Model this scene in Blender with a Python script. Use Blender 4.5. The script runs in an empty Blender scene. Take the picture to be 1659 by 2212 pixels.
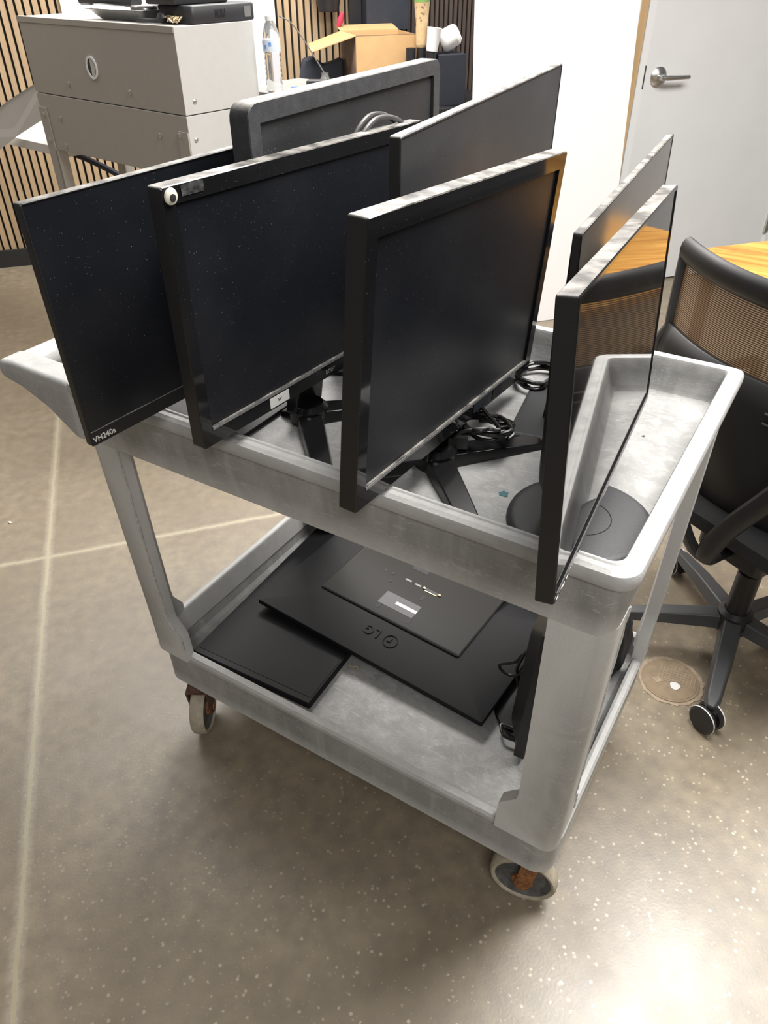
import bpy, bmesh, math, random
from mathutils import Vector, Matrix
random.seed(7)
C = bpy.context.scene.collection
R = math.radians
V = Vector

# ------------------------------------------------------------------ materials
def mat(name, col, rough=.5, metal=0., spec=.5, noise=0., nscale=40., bump=0., bscale=200., dust=0.,
        dustcol=(.42, .40, .37), specks=0., coat=0., var=None, stretch=None, trans=0., rough_var=0., ior=1.5):
    m = bpy.data.materials.new(name); m.use_nodes = True
    nt = m.node_tree; N = nt.nodes; L = nt.links; b = N['Principled BSDF']
    b.inputs['Roughness'].default_value = rough; b.inputs['Metallic'].default_value = metal
    b.inputs['Specular IOR Level'].default_value = spec
    b.inputs['Coat Weight'].default_value = coat; b.inputs['Coat Roughness'].default_value = .08
    b.inputs['Transmission Weight'].default_value = trans; b.inputs['IOR'].default_value = ior
    tc = N.new('ShaderNodeTexCoord'); src = tc.outputs['Object']
    if stretch:
        mp = N.new('ShaderNodeMapping'); mp.inputs['Scale'].default_value = stretch
        L.new(src, mp.inputs['Vector']); src2 = mp.outputs['Vector']
    else: src2 = src
    rgb = N.new('ShaderNodeRGB'); rgb.outputs[0].default_value = (*col, 1); out = rgb.outputs[0]
    def mix(fac, a, c):
        x = N.new('ShaderNodeMix'); x.data_type = 'RGBA'; L.new(fac, x.inputs['Factor']); L.new(a, x.inputs[6])
        if isinstance(c, tuple): x.inputs[7].default_value = (*c, 1)
        else: L.new(c, x.inputs[7])
        return x.outputs[2]
    def ramp(fac, lo, hi, v0=0., v1=1.):
        x = N.new('ShaderNodeMapRange'); x.inputs['From Min'].default_value = lo; x.inputs['From Max'].default_value = hi
        x.inputs['To Min'].default_value = v0; x.inputs['To Max'].default_value = v1; L.new(fac, x.inputs['Value']); return x.outputs[0]
    def nz(scale, detail=4., s=None):
        x = N.new('ShaderNodeTexNoise'); x.inputs['Scale'].default_value = scale; x.inputs['Detail'].default_value = detail
        L.new(s or src, x.inputs['Vector']); return x.outputs['Fac']
    if noise:
        n1 = nz(nscale, 5., src2)
        out = mix(ramp(n1, .32, .68), out, tuple(max(0, c * (1 - noise)) for c in col) if var is None else var)
    if dust:
        g = N.new('ShaderNodeNewGeometry'); sx = N.new('ShaderNodeSeparateXYZ'); L.new(g.outputs['Normal'], sx.inputs[0])
        up = ramp(sx.outputs['Z'], .55, .95)
        mm = N.new('ShaderNodeMath'); mm.operation = 'MULTIPLY'; L.new(up, mm.inputs[0]); L.new(ramp(nz(35, 6.), .38, .62, .25, 1.), mm.inputs[1])
        m2 = N.new('ShaderNodeMath'); m2.operation = 'MULTIPLY'; L.new(mm.outputs[0], m2.inputs[0]); m2.inputs[1].default_value = dust
        out = mix(m2.outputs[0], out, dustcol)
    if specks:
        n2 = nz(520, 1.)
        out = mix(ramp(n2, .75, .79, 0., specks), out, (.5, .5, .5))
        out = mix(ramp(nz(6, 3.), .45, .8, 0., .05 * specks), out, (.5, .5, .5))
    L.new(out, b.inputs['Base Color'])
    if rough_var:
        L.new(ramp(nz(9, 4.), .3, .7, max(0, rough - rough_var), rough + rough_var), b.inputs['Roughness'])
    if bump:
        bp = N.new('ShaderNodeBump'); bp.inputs['Strength'].default_value = bump; bp.inputs['Distance'].default_value = .002
        L.new(nz(bscale, 5., src2), bp.inputs['Height']); L.new(bp.outputs[0], b.inputs['Normal'])
    return m

def floor_material():
    m = bpy.data.materials.new('polished_concrete'); m.use_nodes = True
    nt = m.node_tree; N = nt.nodes; L = nt.links; b = N['Principled BSDF']
    tc = N.new('ShaderNodeTexCoord'); mp = N.new('ShaderNodeMapping'); mp.vector_type = 'TEXTURE'
    mp.inputs['Rotation'].default_value = (0, 0, R(48.8)); L.new(tc.outputs['Object'], mp.inputs['Vector']); P = mp.outputs[0]
    def noise(s, d=4., v=None):
        x = N.new('ShaderNodeTexNoise'); x.inputs['Scale'].default_value = s; x.inputs['Detail'].default_value = d
        L.new(v or P, x.inputs['Vector']); return x.outputs['Fac']
    def rng(f, a, c, v0=0., v1=1.):
        x = N.new('ShaderNodeMapRange'); x.inputs['From Min'].default_value = a; x.inputs['From Max'].default_value = c
        x.inputs['To Min'].default_value = v0; x.inputs['To Max'].default_value = v1; L.new(f, x.inputs['Value']); return x.outputs[0]
    def mix(f, a, c):
        x = N.new('ShaderNodeMix'); x.data_type = 'RGBA'; L.new(f, x.inputs['Factor'])
        for s, i in ((a, 6), (c, 7)):
            if isinstance(s, tuple): x.inputs[i].default_value = (*s, 1)
            else: L.new(s, x.inputs[i])
        return x.outputs[2]
    def math_(op, a, c=None):
        x = N.new('ShaderNodeMath'); x.operation = op
        for s, i in ((a, 0), (c, 1)):
            if s is None: continue
            if isinstance(s, (int, float)): x.inputs[i].default_value = s
            else: L.new(s, x.inputs[i])
        return x.outputs[0]
    col = mix(rng(noise(2.2, 6.), .35, .65), (.232, .188, .130), (.300, .248, .172))
    col = mix(rng(noise(26, 8.), .35, .7), col, (.20, .165, .12))
    # pale aggregate flecks, small and large, in patches
    v = N.new('ShaderNodeTexVoronoi'); v.inputs['Scale'].default_value = 62.; L.new(P, v.inputs['Vector'])
    fl = math_('MULTIPLY', rng(v.outputs['Distance'], .26, .15), rng(noise(45, 2.), .46, .54))
    sx0 = N.new('ShaderNodeSeparateXYZ'); L.new(tc.outputs['Object'], sx0.inputs[0])
    patch = rng(math_('ADD', math_('SUBTRACT', sx0.outputs[0], math_('MULTIPLY', sx0.outputs[1], .5)), math_('MULTIPLY', noise(1.7, 2.), .8)), .35, 1.7, .03, .95)
    col = mix(math_('MULTIPLY', fl, patch), col, (.60, .53, .42))
    v2 = N.new('ShaderNodeTexVoronoi'); v2.inputs['Scale'].default_value = 120.; L.new(P, v2.inputs['Vector'])
    fl2 = math_('MULTIPLY', rng(v2.outputs['Distance'], .22, .12), rng(noise(60, 2.), .52, .58))
    col = mix(math_('MULTIPLY', fl2, .3), col, (.55, .50, .40))
    # saw-cut joints on the room grid
    sx = N.new('ShaderNodeSeparateXYZ'); L.new(P, sx.inputs[0])
    wob = math_('MULTIPLY', math_('SUBTRACT', noise(14, 3.), .5), .012)
    for ax, off, w, s in ((0, -.306, .020, .75), (1, .807, .017, .7), (0, 3.35, .02, .7), (1, -2.85, .02, .7)):
        d = math_('ABSOLUTE', math_('ADD', math_('SUBTRACT', sx.outputs[ax], off), wob))
        f = math_('MULTIPLY', rng(d, w, w * .3, 0., s), rng(noise(90, 3.), .25, .6, .35, 1.))
        col = mix(f, col, (.40, .36, .28))
        col = mix(rng(d, .0052, .0038, 0., .85), col, (.42, .37, .25))
    L.new(col, b.inputs['Base Color'])
    L.new(rng(noise(5, 5.), .3, .7, .34, .46), b.inputs['Roughness'])
    b.inputs['Specular IOR Level'].default_value = .9
    bp = N.new('ShaderNodeBump'); bp.inputs['Strength'].default_value = .12; bp.inputs['Distance'].default_value = .002
    L.new(noise(160, 4.), bp.inputs['Height']); L.new(bp.outputs[0], b.inputs['Normal'])
    return m

def cart_material():
    m = bpy.data.materials.new('scuffed_grey_polyethylene'); m.use_nodes = True
    nt = m.node_tree; N = nt.nodes; L = nt.links; b = N['Principled BSDF']
    tc = N.new('ShaderNodeTexCoord'); P = tc.outputs['Object']
    def noise(s, d, sc=(1, 1, 1), dist=0.):
        mp = N.new('ShaderNodeMapping'); mp.inputs['Scale'].default_value = sc; L.new(P, mp.inputs[0])
        x = N.new('ShaderNodeTexNoise'); x.inputs['Scale'].default_value = s; x.inputs['Detail'].default_value = d
        x.inputs['Distortion'].default_value = dist; L.new(mp.outputs[0], x.inputs['Vector']); return x.outputs['Fac']
    def rng(f, a, c, v0=0., v1=1.):
        x = N.new('ShaderNodeMapRange'); x.inputs['From Min'].default_value = a; x.inputs['From Max'].default_value = c
        x.inputs['To Min'].default_value = v0; x.inputs['To Max'].default_value = v1; L.new(f, x.inputs['Value']); return x.outputs[0]
    def mix(f, a, c):
        x = N.new('ShaderNodeMix'); x.data_type = 'RGBA'; L.new(f, x.inputs['Factor'])
        for s, i in ((a, 6), (c, 7)):
            if isinstance(s, tuple): x.inputs[i].default_value = (*s, 1)
            else: L.new(s, x.inputs[i])
        return x.outputs[2]
    col = mix(rng(noise(4, 5, dist=.6), .35, .65), (.25, .25, .246), (.345, .345, .338))
    col = mix(rng(noise(30, 7, (1, 1, .22), .8), .45, .75, 0., .55), col, (.48, .48, .465))
    col = mix(rng(noise(110, 4, (.25, 1, 1), 1.2), .58, .75, 0., .5), col, (.58, .58, .56))
    col = mix(rng(noise(9, 5, dist=1.), .60, .78, 0., .5), col, (.20, .19, .175))
    col = mix(rng(noise(300, 2), .62, .75, 0., .35), col, (.66, .66, .64))
    # worn pale along edges: curvature
    g = N.new('ShaderNodeNewGeometry')
    col = mix(rng(g.outputs['Pointiness'], .52, .60, 0., .75), col, (.74, .74, .73))
    sz = N.new('ShaderNodeSeparateXYZ'); L.new(P, sz.inputs[0])      # paler towards the tray rims
    mm = N.new('ShaderNodeMath'); mm.operation = 'MULTIPLY'; L.new(rng(sz.outputs[2], .946, .958), mm.inputs[0]); L.new(rng(noise(45, 6), .3, .6, .25, .8), mm.inputs[1])
    col = mix(mm.outputs[0], col, (.50, .50, .49))
    L.new(col, b.inputs['Base Color'])
    L.new(rng(noise(14, 5), .3, .7, .38, .55), b.inputs['Roughness'])
    bp = N.new('ShaderNodeBump'); bp.inputs['Strength'].default_value = .35; bp.inputs['Distance'].default_value = .0012
    L.new(noise(240, 3), bp.inputs['Height']); L.new(bp.outputs[0], b.inputs['Normal'])
    return m

def wood_material():
    m = bpy.data.materials.new('golden_laminated_wood'); m.use_nodes = True
    nt = m.node_tree; N = nt.nodes; L = nt.links; b = N['Principled BSDF']
    tc = N.new('ShaderNodeTexCoord'); mp = N.new('ShaderNodeMapping'); mp.inputs['Rotation'].default_value = (0, 0, R(-35)); mp.inputs['Scale'].default_value = (1.2, 14, 1)
    L.new(tc.outputs['Object'], mp.inputs[0])
    n = N.new('ShaderNodeTexNoise'); n.inputs['Scale'].default_value = 1.6; n.inputs['Detail'].default_value = 6; n.inputs['Distortion'].default_value = 1.1
    L.new(mp.outputs[0], n.inputs['Vector'])
    cr = N.new('ShaderNodeValToRGB'); e = cr.color_ramp.elements
    e[0].position = .30; e[0].color = (.27, .10, .016, 1); e[1].position = .68; e[1].color = (.58, .31, .07, 1)
    x = cr.color_ramp.elements.new(.47); x.color = (.46, .21, .035, 1)
    L.new(n.outputs['Fac'], cr.inputs[0]); L.new(cr.outputs[0], b.inputs['Base Color'])
    b.inputs['Roughness'].default_value = .35
    return m

def mesh_fabric(name, axis_scale, dark, light, alpha):
    m = bpy.data.materials.new(name); m.use_nodes = True
    nt = m.node_tree; N = nt.nodes; L = nt.links; b = N['Principled BSDF']
    uv = N.new('ShaderNodeTexCoord')
    w = N.new('ShaderNodeTexWave'); w.wave_type = 'BANDS'; w.bands_direction = 'Y'; w.inputs['Scale'].default_value = axis_scale
    w.inputs['Distortion'].default_value = .8; w.inputs['Detail'].default_value = 2
    L.new(uv.outputs['UV'], w.inputs['Vector'])
    mr = N.new('ShaderNodeMapRange'); L.new(w.outputs['Fac'], mr.inputs['Value'])
    mr.inputs['From Min'].default_value = .35; mr.inputs['From Max'].default_value = .65
    mr.inputs['To Min'].default_value = 1 - alpha; mr.inputs['To Max'].default_value = 1.
    L.new(mr.outputs[0], b.inputs['Alpha'])
    mx = N.new('ShaderNodeMix'); mx.data_type = 'RGBA'; L.new(w.outputs['Fac'], mx.inputs['Factor'])
    mx.inputs[6].default_value = (*light, 1); mx.inputs[7].default_value = (*dark, 1); L.new(mx.outputs[2], b.inputs['Base Color'])
    b.inputs['Roughness'].default_value = .7
    return m

M = dict(
    floor=floor_material(), cart=cart_material(), wood=wood_material(),
    plastic=mat('black_monitor_plastic', (.014, .014, .015), .42, dust=.8, bump=.15, bscale=500),
    plastic_dusty=mat('dusty_grey_black_plastic', (.055, .056, .060), .5, dust=.9, noise=.3, nscale=60, bump=.2, bscale=300),
    gloss=mat('glossy_black_bezel', (.010, .010, .011), .07, dust=.85, specks=.25),
    gloss_clean=mat('clean_glossy_bezel', (.012, .012, .013), .1),
    screen=mat('dark_matte_screen', (.0085, .0095, .013), .30, specks=.35),
    screen_soft=mat('dark_satin_screen', (.0075, .0085, .012), .36, specks=.4),
    screen_dusty=mat('dusty_screen', (.035, .036, .039), .38, noise=.45, nscale=7, specks=.7),
    screen_grey=mat('grey_black_screen', (.026, .027, .030), .4, specks=.55),
    screen_mirror=mat('mirror_like_screen', (.024, .022, .020), .03, spec=.5, specks=.45, noise=.5, nscale=5, ior=2.3),
    screen_haze_paint=mat('painted_haze_screen', (.15, .132, .115), .15, spec=.5, ior=1.9, noise=.4, nscale=8, specks=.3),  # brownish haze of a reflection, put into the base colour
    lip_reflect=mat('painted_lip_reflection', (.40, .40, .40), .4, metal=.5, noise=.4, nscale=150),  # pale tone is the reflection on the recess lip, set as colour
    lip_grey=mat('smooth_grey_lip', (.12, .12, .12), .3),
    white_print=mat('white_print', (.72, .72, .70), .5),
    grey_print=mat('grey_print', (.20, .20, .20), .4),
    label=mat('white_paper_label', (.82, .82, .80), .6),
    label_grey=mat('grey_rating_label', (.105, .105, .11), .5),
    ink=mat('black_ink', (.02, .02, .02), .6),
    yellow=mat('yellow_sticker', (.75, .42, .04), .5),
    tape=mat('crinkled_clear_tape', (.12, .12, .12), .15, noise=.9, nscale=90, bump=.8, bscale=90),
    base=mat('charcoal_stand_plastic', (.040, .041, .044), .5, bump=.25, bscale=900),
    base_gloss=mat('glossy_stand_plastic', (.011, .011, .012), .16),
    back=mat('black_back_shell', (.0055, .0055, .007), .6, spec=.3),
    back_plate=mat('olive_black_back_plate', (.019, .018, .0155), .55, spec=.35),
    brass=mat('brass_port_metal', (.62, .50, .30), .35, metal=1.),
    cable=mat('black_cable_rubber', (.010, .010, .010), .3),
    grey_cable=mat('grey_cable_rubber', (.22, .22, .21), .4),
    cable_sheen=mat('dark_cable_painted_sheen', (.07, .07, .07), .3, dust=.5),  # paler upward faces paint the sheen along the cable
    worn=mat('worn_pale_moulding_edge', (.62, .62, .61), .6, noise=.4, nscale=120, bump=.5, bscale=200),
    eye_white=mat('cream_plastic_eye', (.74, .72, .62), .35),
    tread=mat('worn_cream_rubber_tread', (.52, .46, .35), .7, noise=.3, nscale=50),
    hub=mat('dirty_grey_wheel_hub', (.13, .13, .125), .6, noise=.5, nscale=60),
    rust=mat('rusty_orange_metal', (.36, .15, .05), .8, noise=.6, nscale=120, bump=.6, bscale=150),
    fork=mat('rusty_brown_fork', (.16, .085, .06), .7, noise=.5, nscale=60),
    wall=mat('white_painted_wall', (.74, .75, .77), .6, noise=.03, nscale=8),
    door=mat('pale_grey_painted_door', (.78, .79, .80), .45, noise=.04, nscale=5),
    frame=mat('pale_grey_door_frame', (.80, .81, .82), .5),
    gap=mat('dark_gap', (.05, .05, .055), .8),
    board=mat('white_laminate_board', (.92, .91, .91), .4),
    board_shadow=mat('painted_gap_shadow', (.03, .028, .026), .6),
    trim=mat('pale_oak_trim', (.62, .42, .22), .5, noise=.2, nscale=20, stretch=(1, 1, .1)),
    slat=mat('light_oak_slat', (.50, .36, .22), .55, noise=.22, nscale=30, stretch=(1, 1, .08)),
    felt=mat('black_felt', (.010, .009, .008), .9),
    darkslat=mat('dark_walnut_rib', (.085, .062, .050), .55, noise=.3, nscale=30, stretch=(1, 1, .08)),
    base_black=mat('black_rubber_baseboard', (.018, .018, .018), .6),
    steel=mat('brushed_steel', (.62, .62, .61), .28, metal=1., noise=.1, nscale=60),
    cab_shaded=mat('enamel_shaded_tone', (.41, .38, .34), .45, noise=.03, nscale=30),  # same enamel as the next entry, shade put into the colour
    cab_lit=mat('enamel_lit_tone', (.58, .575, .56), .45, noise=.03, nscale=30),
    cab_white=mat('off_white_enamel', (.66, .635, .60), .5),
    nickel=mat('nickel_rivet', (.66, .64, .62), .3, metal=.9),
    dark=mat('black_plastic', (.016, .016, .018), .45),
    darkgrey=mat('dark_grey_plastic', (.035, .036, .04), .5),
    navy=mat('navy_black_fabric', (.020, .024, .036), .7, noise=.2, nscale=30),
    gold=mat('pale_gold_metal', (.75, .62, .42), .3, metal=1.),
    card=mat('kraft_cardboard', (.60, .375, .175), .75, noise=.10, nscale=12),
    card_dark=mat('mottled_dark_cardboard', (.33, .22, .15), .8, noise=.45, nscale=10),  # darker, mottled tone of the cardboard
    kraft=mat('kraft_paper_cup', (.60, .43, .23), .7, noise=.2, nscale=60),
    paper=mat('white_paper_cup', (.86, .85, .84), .5),
    green=mat('green_print', (.15, .30, .08), .6),
    red=mat('red_plastic', (.45, .03, .07), .4),
    blue=mat('pale_blue_card', (.33, .45, .75), .6),
    lime=mat('yellow_green_plastic', (.70, .78, .05), .4),
    bluepl=mat('blue_plastic', (.04, .12, .45), .4),
    lid=mat('blue_white_label', (.72, .80, .90), .5),
    blueprint=mat('blue_label_print', (.20, .36, .75), .5),
    shade=mat('lilac_white_screen', (.66, .62, .67), .6),
    cream=mat('cream_sheet', (.85, .78, .64), .6),
    bag=mat('black_bag_fabric', (.022, .022, .024), .55, noise=.3, nscale=20, bump=.5, bscale=30),
    chair=mat('black_chair_plastic', (.010, .010, .011), .45),
    chair_grey=mat('grey_chair_frame', (.060, .062, .066), .45),
    chair_fabric=mat('charcoal_chair_fabric', (.010, .010, .011), .85, bump=.8, bscale=500),
    chair_mesh=mesh_fabric('lit_through_chair_mesh', 14, (.020, .015, .012), (.60, .36, .19), .26),  # warm tone is light passing through the black mesh, painted in
    chrome=mat('chrome', (.8, .8, .8), .12, metal=1.),
    patch=mat('brown_floor_cover', (.33, .25, .16), .6, noise=.2, nscale=50, bump=.5, bscale=120),
    patch_rim=mat('pinkish_grout_ring', (.47, .37, .27), .8, noise=.3, nscale=60),
    teal=mat('teal_ink_stain', (.04, .13, .16), .6),
    stain=mat('dark_stain', (.07, .07, .075), .6),
    crumb=mat('white_crumb', (.8, .78, .72), .7),
    tan=mat('tan_twig', (.50, .38, .24), .7),
)
_w = bpy.data.materials.new('clear_pet_plastic'); _w.use_nodes = True
_b = _w.node_tree.nodes['Principled BSDF']; _b.inputs['Base Color'].default_value = (.93, .95, .95, 1)
_b.inputs['Roughness'].default_value = .06; _b.inputs['Transmission Weight'].default_value = .85; _b.inputs['IOR'].default_value = 1.25
M['pet'] = _w

# ------------------------------------------------------------------ mesh helpers
def BM(): return bmesh.new()
def link(name, bm, m, parent=None, smooth=False, bevel=0., seg=2, split=35, sub=0, origin=None):
    o_loc = parent.matrix_world.translation.copy() if parent else V((0, 0, 0))
    if origin is not None: o_loc = V(origin)
    elif parent is None and bm.verts:                       # origin at the base of a thing that is one mesh
        xs = [v.co for v in bm.verts]; o_loc = V((sum(v.x for v in xs) / len(xs), sum(v.y for v in xs) / len(xs), min(v.z for v in xs)))
    bmesh.ops.remove_doubles(bm, verts=bm.verts, dist=1e-6)
    bmesh.ops.recalc_face_normals(bm, faces=bm.faces)
    bmesh.ops.translate(bm, verts=bm.verts, vec=-o_loc)
    me = bpy.data.meshes.new(name); bm.to_mesh(me); bm.free()
    for p in me.polygons: p.use_smooth = smooth or bevel > 0 or sub > 0
    o = bpy.data.objects.new(name, me); C.objects.link(o)
    for x in (m if isinstance(m, (list, tuple)) else [m]): me.materials.append(M[x])
    if parent: o.parent = parent
    else: o.location = o_loc
    if bevel:
        b = o.modifiers.new('bevel', 'BEVEL'); b.width = bevel; b.segments = seg; b.limit_method = 'ANGLE'; b.angle_limit = R(30); b.harden_normals = True
    if sub:
        s = o.modifiers.new('sub', 'SUBSURF'); s.levels = sub; s.render_levels = sub
    if (smooth and not bevel):
        try: me.set_sharp_from_angle(angle=R(split))
        except Exception: pass
    if parent:
        o.matrix_parent_inverse = Matrix.Identity(4)
    return o
def thing(name, label, cat, loc, group=None):
    o = bpy.data.objects.new(name, None); C.objects.link(o); o.location = loc; o.empty_display_size = .05
    o.matrix_world = Matrix.Translation(loc)
    o['label'] = label; o['category'] = cat
    if group: o['group'] = group
    return o
def sub_under(o, parent):       # make o (linked with the thing's offset) a sub-part of a part that sits at the thing's origin
    o.parent = parent; o.matrix_parent_inverse = Matrix.Identity(4); return o
def tag(o, label, cat, group=None, kind=None):
    o['label'] = label; o['category'] = cat
    if group: o['group'] = group
    if kind: o['kind'] = kind
    return o
def struct(o): o['kind'] = 'structure'; return o

def box(bm, c, s, rot=0., mtx=None, mi=0):
    T = Matrix.Translation(V(c)) @ (mtx.to_4x4() if mtx else Matrix.Rotation(rot, 4, 'Z')) @ Matrix.Diagonal((*s, 1))
    r = bmesh.ops.create_cube(bm, size=1, matrix=T)
    for f in {f for v in r['verts'] for f in v.link_faces}: f.material_index = mi
    return r['verts']
def basis(a, b, n): return Matrix((a, b, n)).transposed()
def loops(bm, ls, cap0=True, cap1=True, closed=True, mi=0):
    rows = [[bm.verts.new(p) for p in l] for l in ls]
    for a, b in zip(rows, rows[1:]):
        n = len(a)
        for i in range(n if closed else n - 1):
            j = (i + 1) % n
            f = bm.faces.new((a[i], a[j], b[j], b[i])); f.material_index = mi
    if cap0: bm.faces.new(list(reversed(rows[0]))).material_index = mi
    if cap1: bm.faces.new(rows[-1]).material_index = mi
    return rows
def rrect(x0, x1, y0, y1, r, seg=6):
    pts = []
    rr = r if isinstance(r, (tuple, list)) else (r,) * 4
    for q, (sx, sy, a0) in enumerate(((1, 1, 0), (-1, 1, 90), (-1, -1, 180), (1, -1, 270))):
        r = rr[q]; cx = x1 - r if sx > 0 else x0 + r; cy = y1 - r if sy > 0 else y0 + r
        for i in range(seg + 1):
            a = R(a0 + 90 * i / seg); pts.append((cx + r * math.cos(a), cy + r * math.sin(a)))
    return pts
def rr3(x0, x1, y0, y1, z, r, seg=6): return [V((x, y, z)) for x, y in rrect(x0, x1, y0, y1, r, seg)]
def smooth_path(pts, n=8, closed=False):
    P = [V(p) for p in pts]; out = []
    k = len(P)
    rng = range(k if closed else k - 1)
    for i in rng:
        p0 = P[(i - 1) % k] if closed or i > 0 else P[0]; p1 = P[i]; p2 = P[(i + 1) % k]
        p3 = P[(i + 2) % k] if closed or i + 2 < k else P[-1]
        for j in range(n):
            t = j / n
            out.append(.5 * ((2 * p1) + (-p0 + p2) * t + (2 * p0 - 5 * p1 + 4 * p2 - p3) * t * t + (-p0 + 3 * p1 - 3 * p2 + p3) * t ** 3))
    if not closed: out.append(P[-1])
    return out
def tube(bm, pts, r, seg=8, closed=False, mi=0, flat=None):
    P = [V(p) for p in pts]; n = len(P); up = V((0, 0, 1)); ls = []
    prev = None
    for i, p in enumerate(P):
        if closed: t = (P[(i + 1) % n] - P[i - 1])
        else: t = P[min(i + 1, n - 1)] - P[max(i - 1, 0)]
        t.normalize()
        if prev is None:
            s = t.cross(up)
            if s.length < 1e-3: s = t.cross(V((1, 0, 0)))
        else:
            s = prev - t * prev.dot(t)
            if s.length < 1e-4: s = t.cross(up)
        s.normalize(); prev = s; u = s.cross(t)
        rr = r[i] if isinstance(r, (list, tuple)) else r
        fx, fy = (flat or (1, 1))
        ls.append([p + (s * math.cos(2 * math.pi * k / seg) * fx + u * math.sin(2 * math.pi * k / seg) * fy) * rr for k in range(seg)])
    if closed: ls.append(ls[0]); loops(bm, ls, False, False, mi=mi)
    else: loops(bm, ls, mi=mi)
def lathe(bm, prof, c=(0, 0, 0), axis=None, seg=28, mi=0, caps=True):
    q = V((0, 0, 1)).rotation_difference(V(axis).normalized()).to_matrix() if axis else Matrix.Identity(3)
    ls = []
    for r, z in prof:
        ls.append([V(c) + q @ V((r * math.cos(2 * math.pi * k / seg), r * math.sin(2 * math.pi * k / seg), z)) for k in range(seg)])
    loops(bm, ls, caps, caps, mi=mi)
def cyl(bm, p0, p1, r0, r1=None, seg=20, mi=0):
    p0, p1 = V(p0), V(p1); d = p1 - p0
    lathe(bm, [(r0, 0), (r1 if r1 is not None else r0, d.length)], p0, d, seg, mi)
def prism(bm, pts, d, mi=0):
    d = V(d); loops(bm, [[V(p) for p in pts], [V(p) + d for p in pts]], mi=mi)
def lettering(name, text, size, o, a, b, parent, m, depth=.0006):
    cu = bpy.data.curves.new(name, 'FONT'); cu.body = text; cu.size = size; cu.extrude = depth; cu.align_x = 'CENTER'; cu.align_y = 'CENTER'
    t = bpy.data.objects.new(name + '_tmp', cu); C.objects.link(t)
    bpy.context.view_layer.update()
    me = bpy.data.meshes.new_from_object(t.evaluated_get(bpy.context.evaluated_depsgraph_get()))
    bpy.data.objects.remove(t); bpy.data.curves.remove(cu)
    bm = BM(); bm.from_mesh(me); bpy.data.meshes.remove(me)
    a = V(a).normalized(); b = V(b).normalized(); n = a.cross(b)
    bmesh.ops.transform(bm, matrix=Matrix.Translation(V(o)) @ basis(a, b, n).to_4x4(), verts=bm.verts)
    return link(name, bm, m, parent)

# ------------------------------------------------------------------ room axes
E1 = V((math.cos(R(48.8)), math.sin(R(48.8)), 0)); E2 = V((-E1.y, E1.x, 0)); UP = V((0, 0, 1))
def room(e1, e2, z=0.): return E1 * e1 + E2 * e2 + UP * z
RB = basis(E1, E2, UP)

# ---- floor
bm = BM(); loops(bm, [[room(-4.2, -5, -.06), room(5.2, -5, -.06), room(5.2, 4.2, -.06), room(-4.2, 4.2, -.06)],
                      [room(-4.2, -5, 0), room(5.2, -5, 0), room(5.2, 4.2, 0), room(-4.2, 4.2, 0)]])
struct(link('floor', bm, 'floor', origin=(0, 0, 0)))['label'] = 'speckled polished concrete floor with pale saw-cut joints'

# ---- back wall: oak slats on black felt, and the darker ribbed stretch in the corner
bm = BM(); box(bm, room(-.6 - .32, 3.96, 1.42), (6.5, .1, 2.84), mtx=RB, mi=1)
x = -4.0
while x < 1.90:
    box(bm, room(x, 3.90, .09 + 1.37), (.028, .024, 2.74), mtx=RB, mi=0); x += .0413
struct(link('wall_back', bm, ['slat', 'felt']))
bm = BM(); box(bm, room(2.42, 3.965, 1.42), (1.0, .09, 2.84), mtx=RB, mi=1)
x = 1.925
while x < 2.92:
    box(bm, room(x, 3.905, .09 + 1.37), (.020, .03, 2.74), mtx=RB, mi=0); x += .0305
struct(link('wall_corner', bm, ['darkslat', 'felt']))
bm = BM(); box(bm, room(-.55, 3.875, .05), (6.6, .028, .10), mtx=RB)
struct(link('baseboard_back', bm, 'base_black'))
# pale sheet on the slats behind the cabinet, cream on the left
t = thing('projection_sheet', 'lilac white sheet hung on the slat wall behind the grey cabinet', 'screen', room(.55, 3.87, .9))
bm = BM(); box(bm, room(.66, 3.868, 1.7), (.94, .012, 1.7), mtx=RB); link('sheet', bm, 'shade', t)
bm = BM(); box(bm, room(.08, 3.866, 1.75), (.22, .014, 1.6), mtx=RB); link('cream_edge', bm, 'cream', t)['label'] = 'cream coloured strip at the left end'

# ---- right wall with door
bm = BM()
box(bm, room(2.28, 2.46, 1.42), (.79, .12, 2.84), mtx=RB)
box(bm, room(4.45, 2.46, 1.42), (1.5, .12, 2.84), mtx=RB); box(bm, room(3.187, 2.46, 2.5), (1.03, .12, .68), mtx=RB)
box(bm, room(2.50, 3.18, 1.42), (.11, 1.33, 2.84), mtx=RB)
struct(link('wall_right', bm, 'wall'))
bm = BM(); box(bm, room(2.616, 2.396, 1.42), (.034, .012, 2.84), mtx=RB); struct(link('trim_1', bm, 'trim'))
bm = BM(); box(bm, room(2.656, 2.400, 1.08), (.036, .03, 2.16), mtx=RB); box(bm, room(3.715, 2.40, 1.08), (.04, .03, 2.16), mtx=RB); box(bm, room(3.187, 2.4, 2.15), (1.03, .03, .04), mtx=RB)
struct(link('trim_2', bm, 'frame'))
bm = BM(); box(bm, room(3.187, 2.425, 1.075), (1.022, .05, 2.13), mtx=RB, mi=0)
d1 = struct(link('door_1', bm, ['door', 'gap'], bevel=.002))
d1['label'] = 'pale grey door with a steel lever handle'; off = d1.location.copy()
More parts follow.
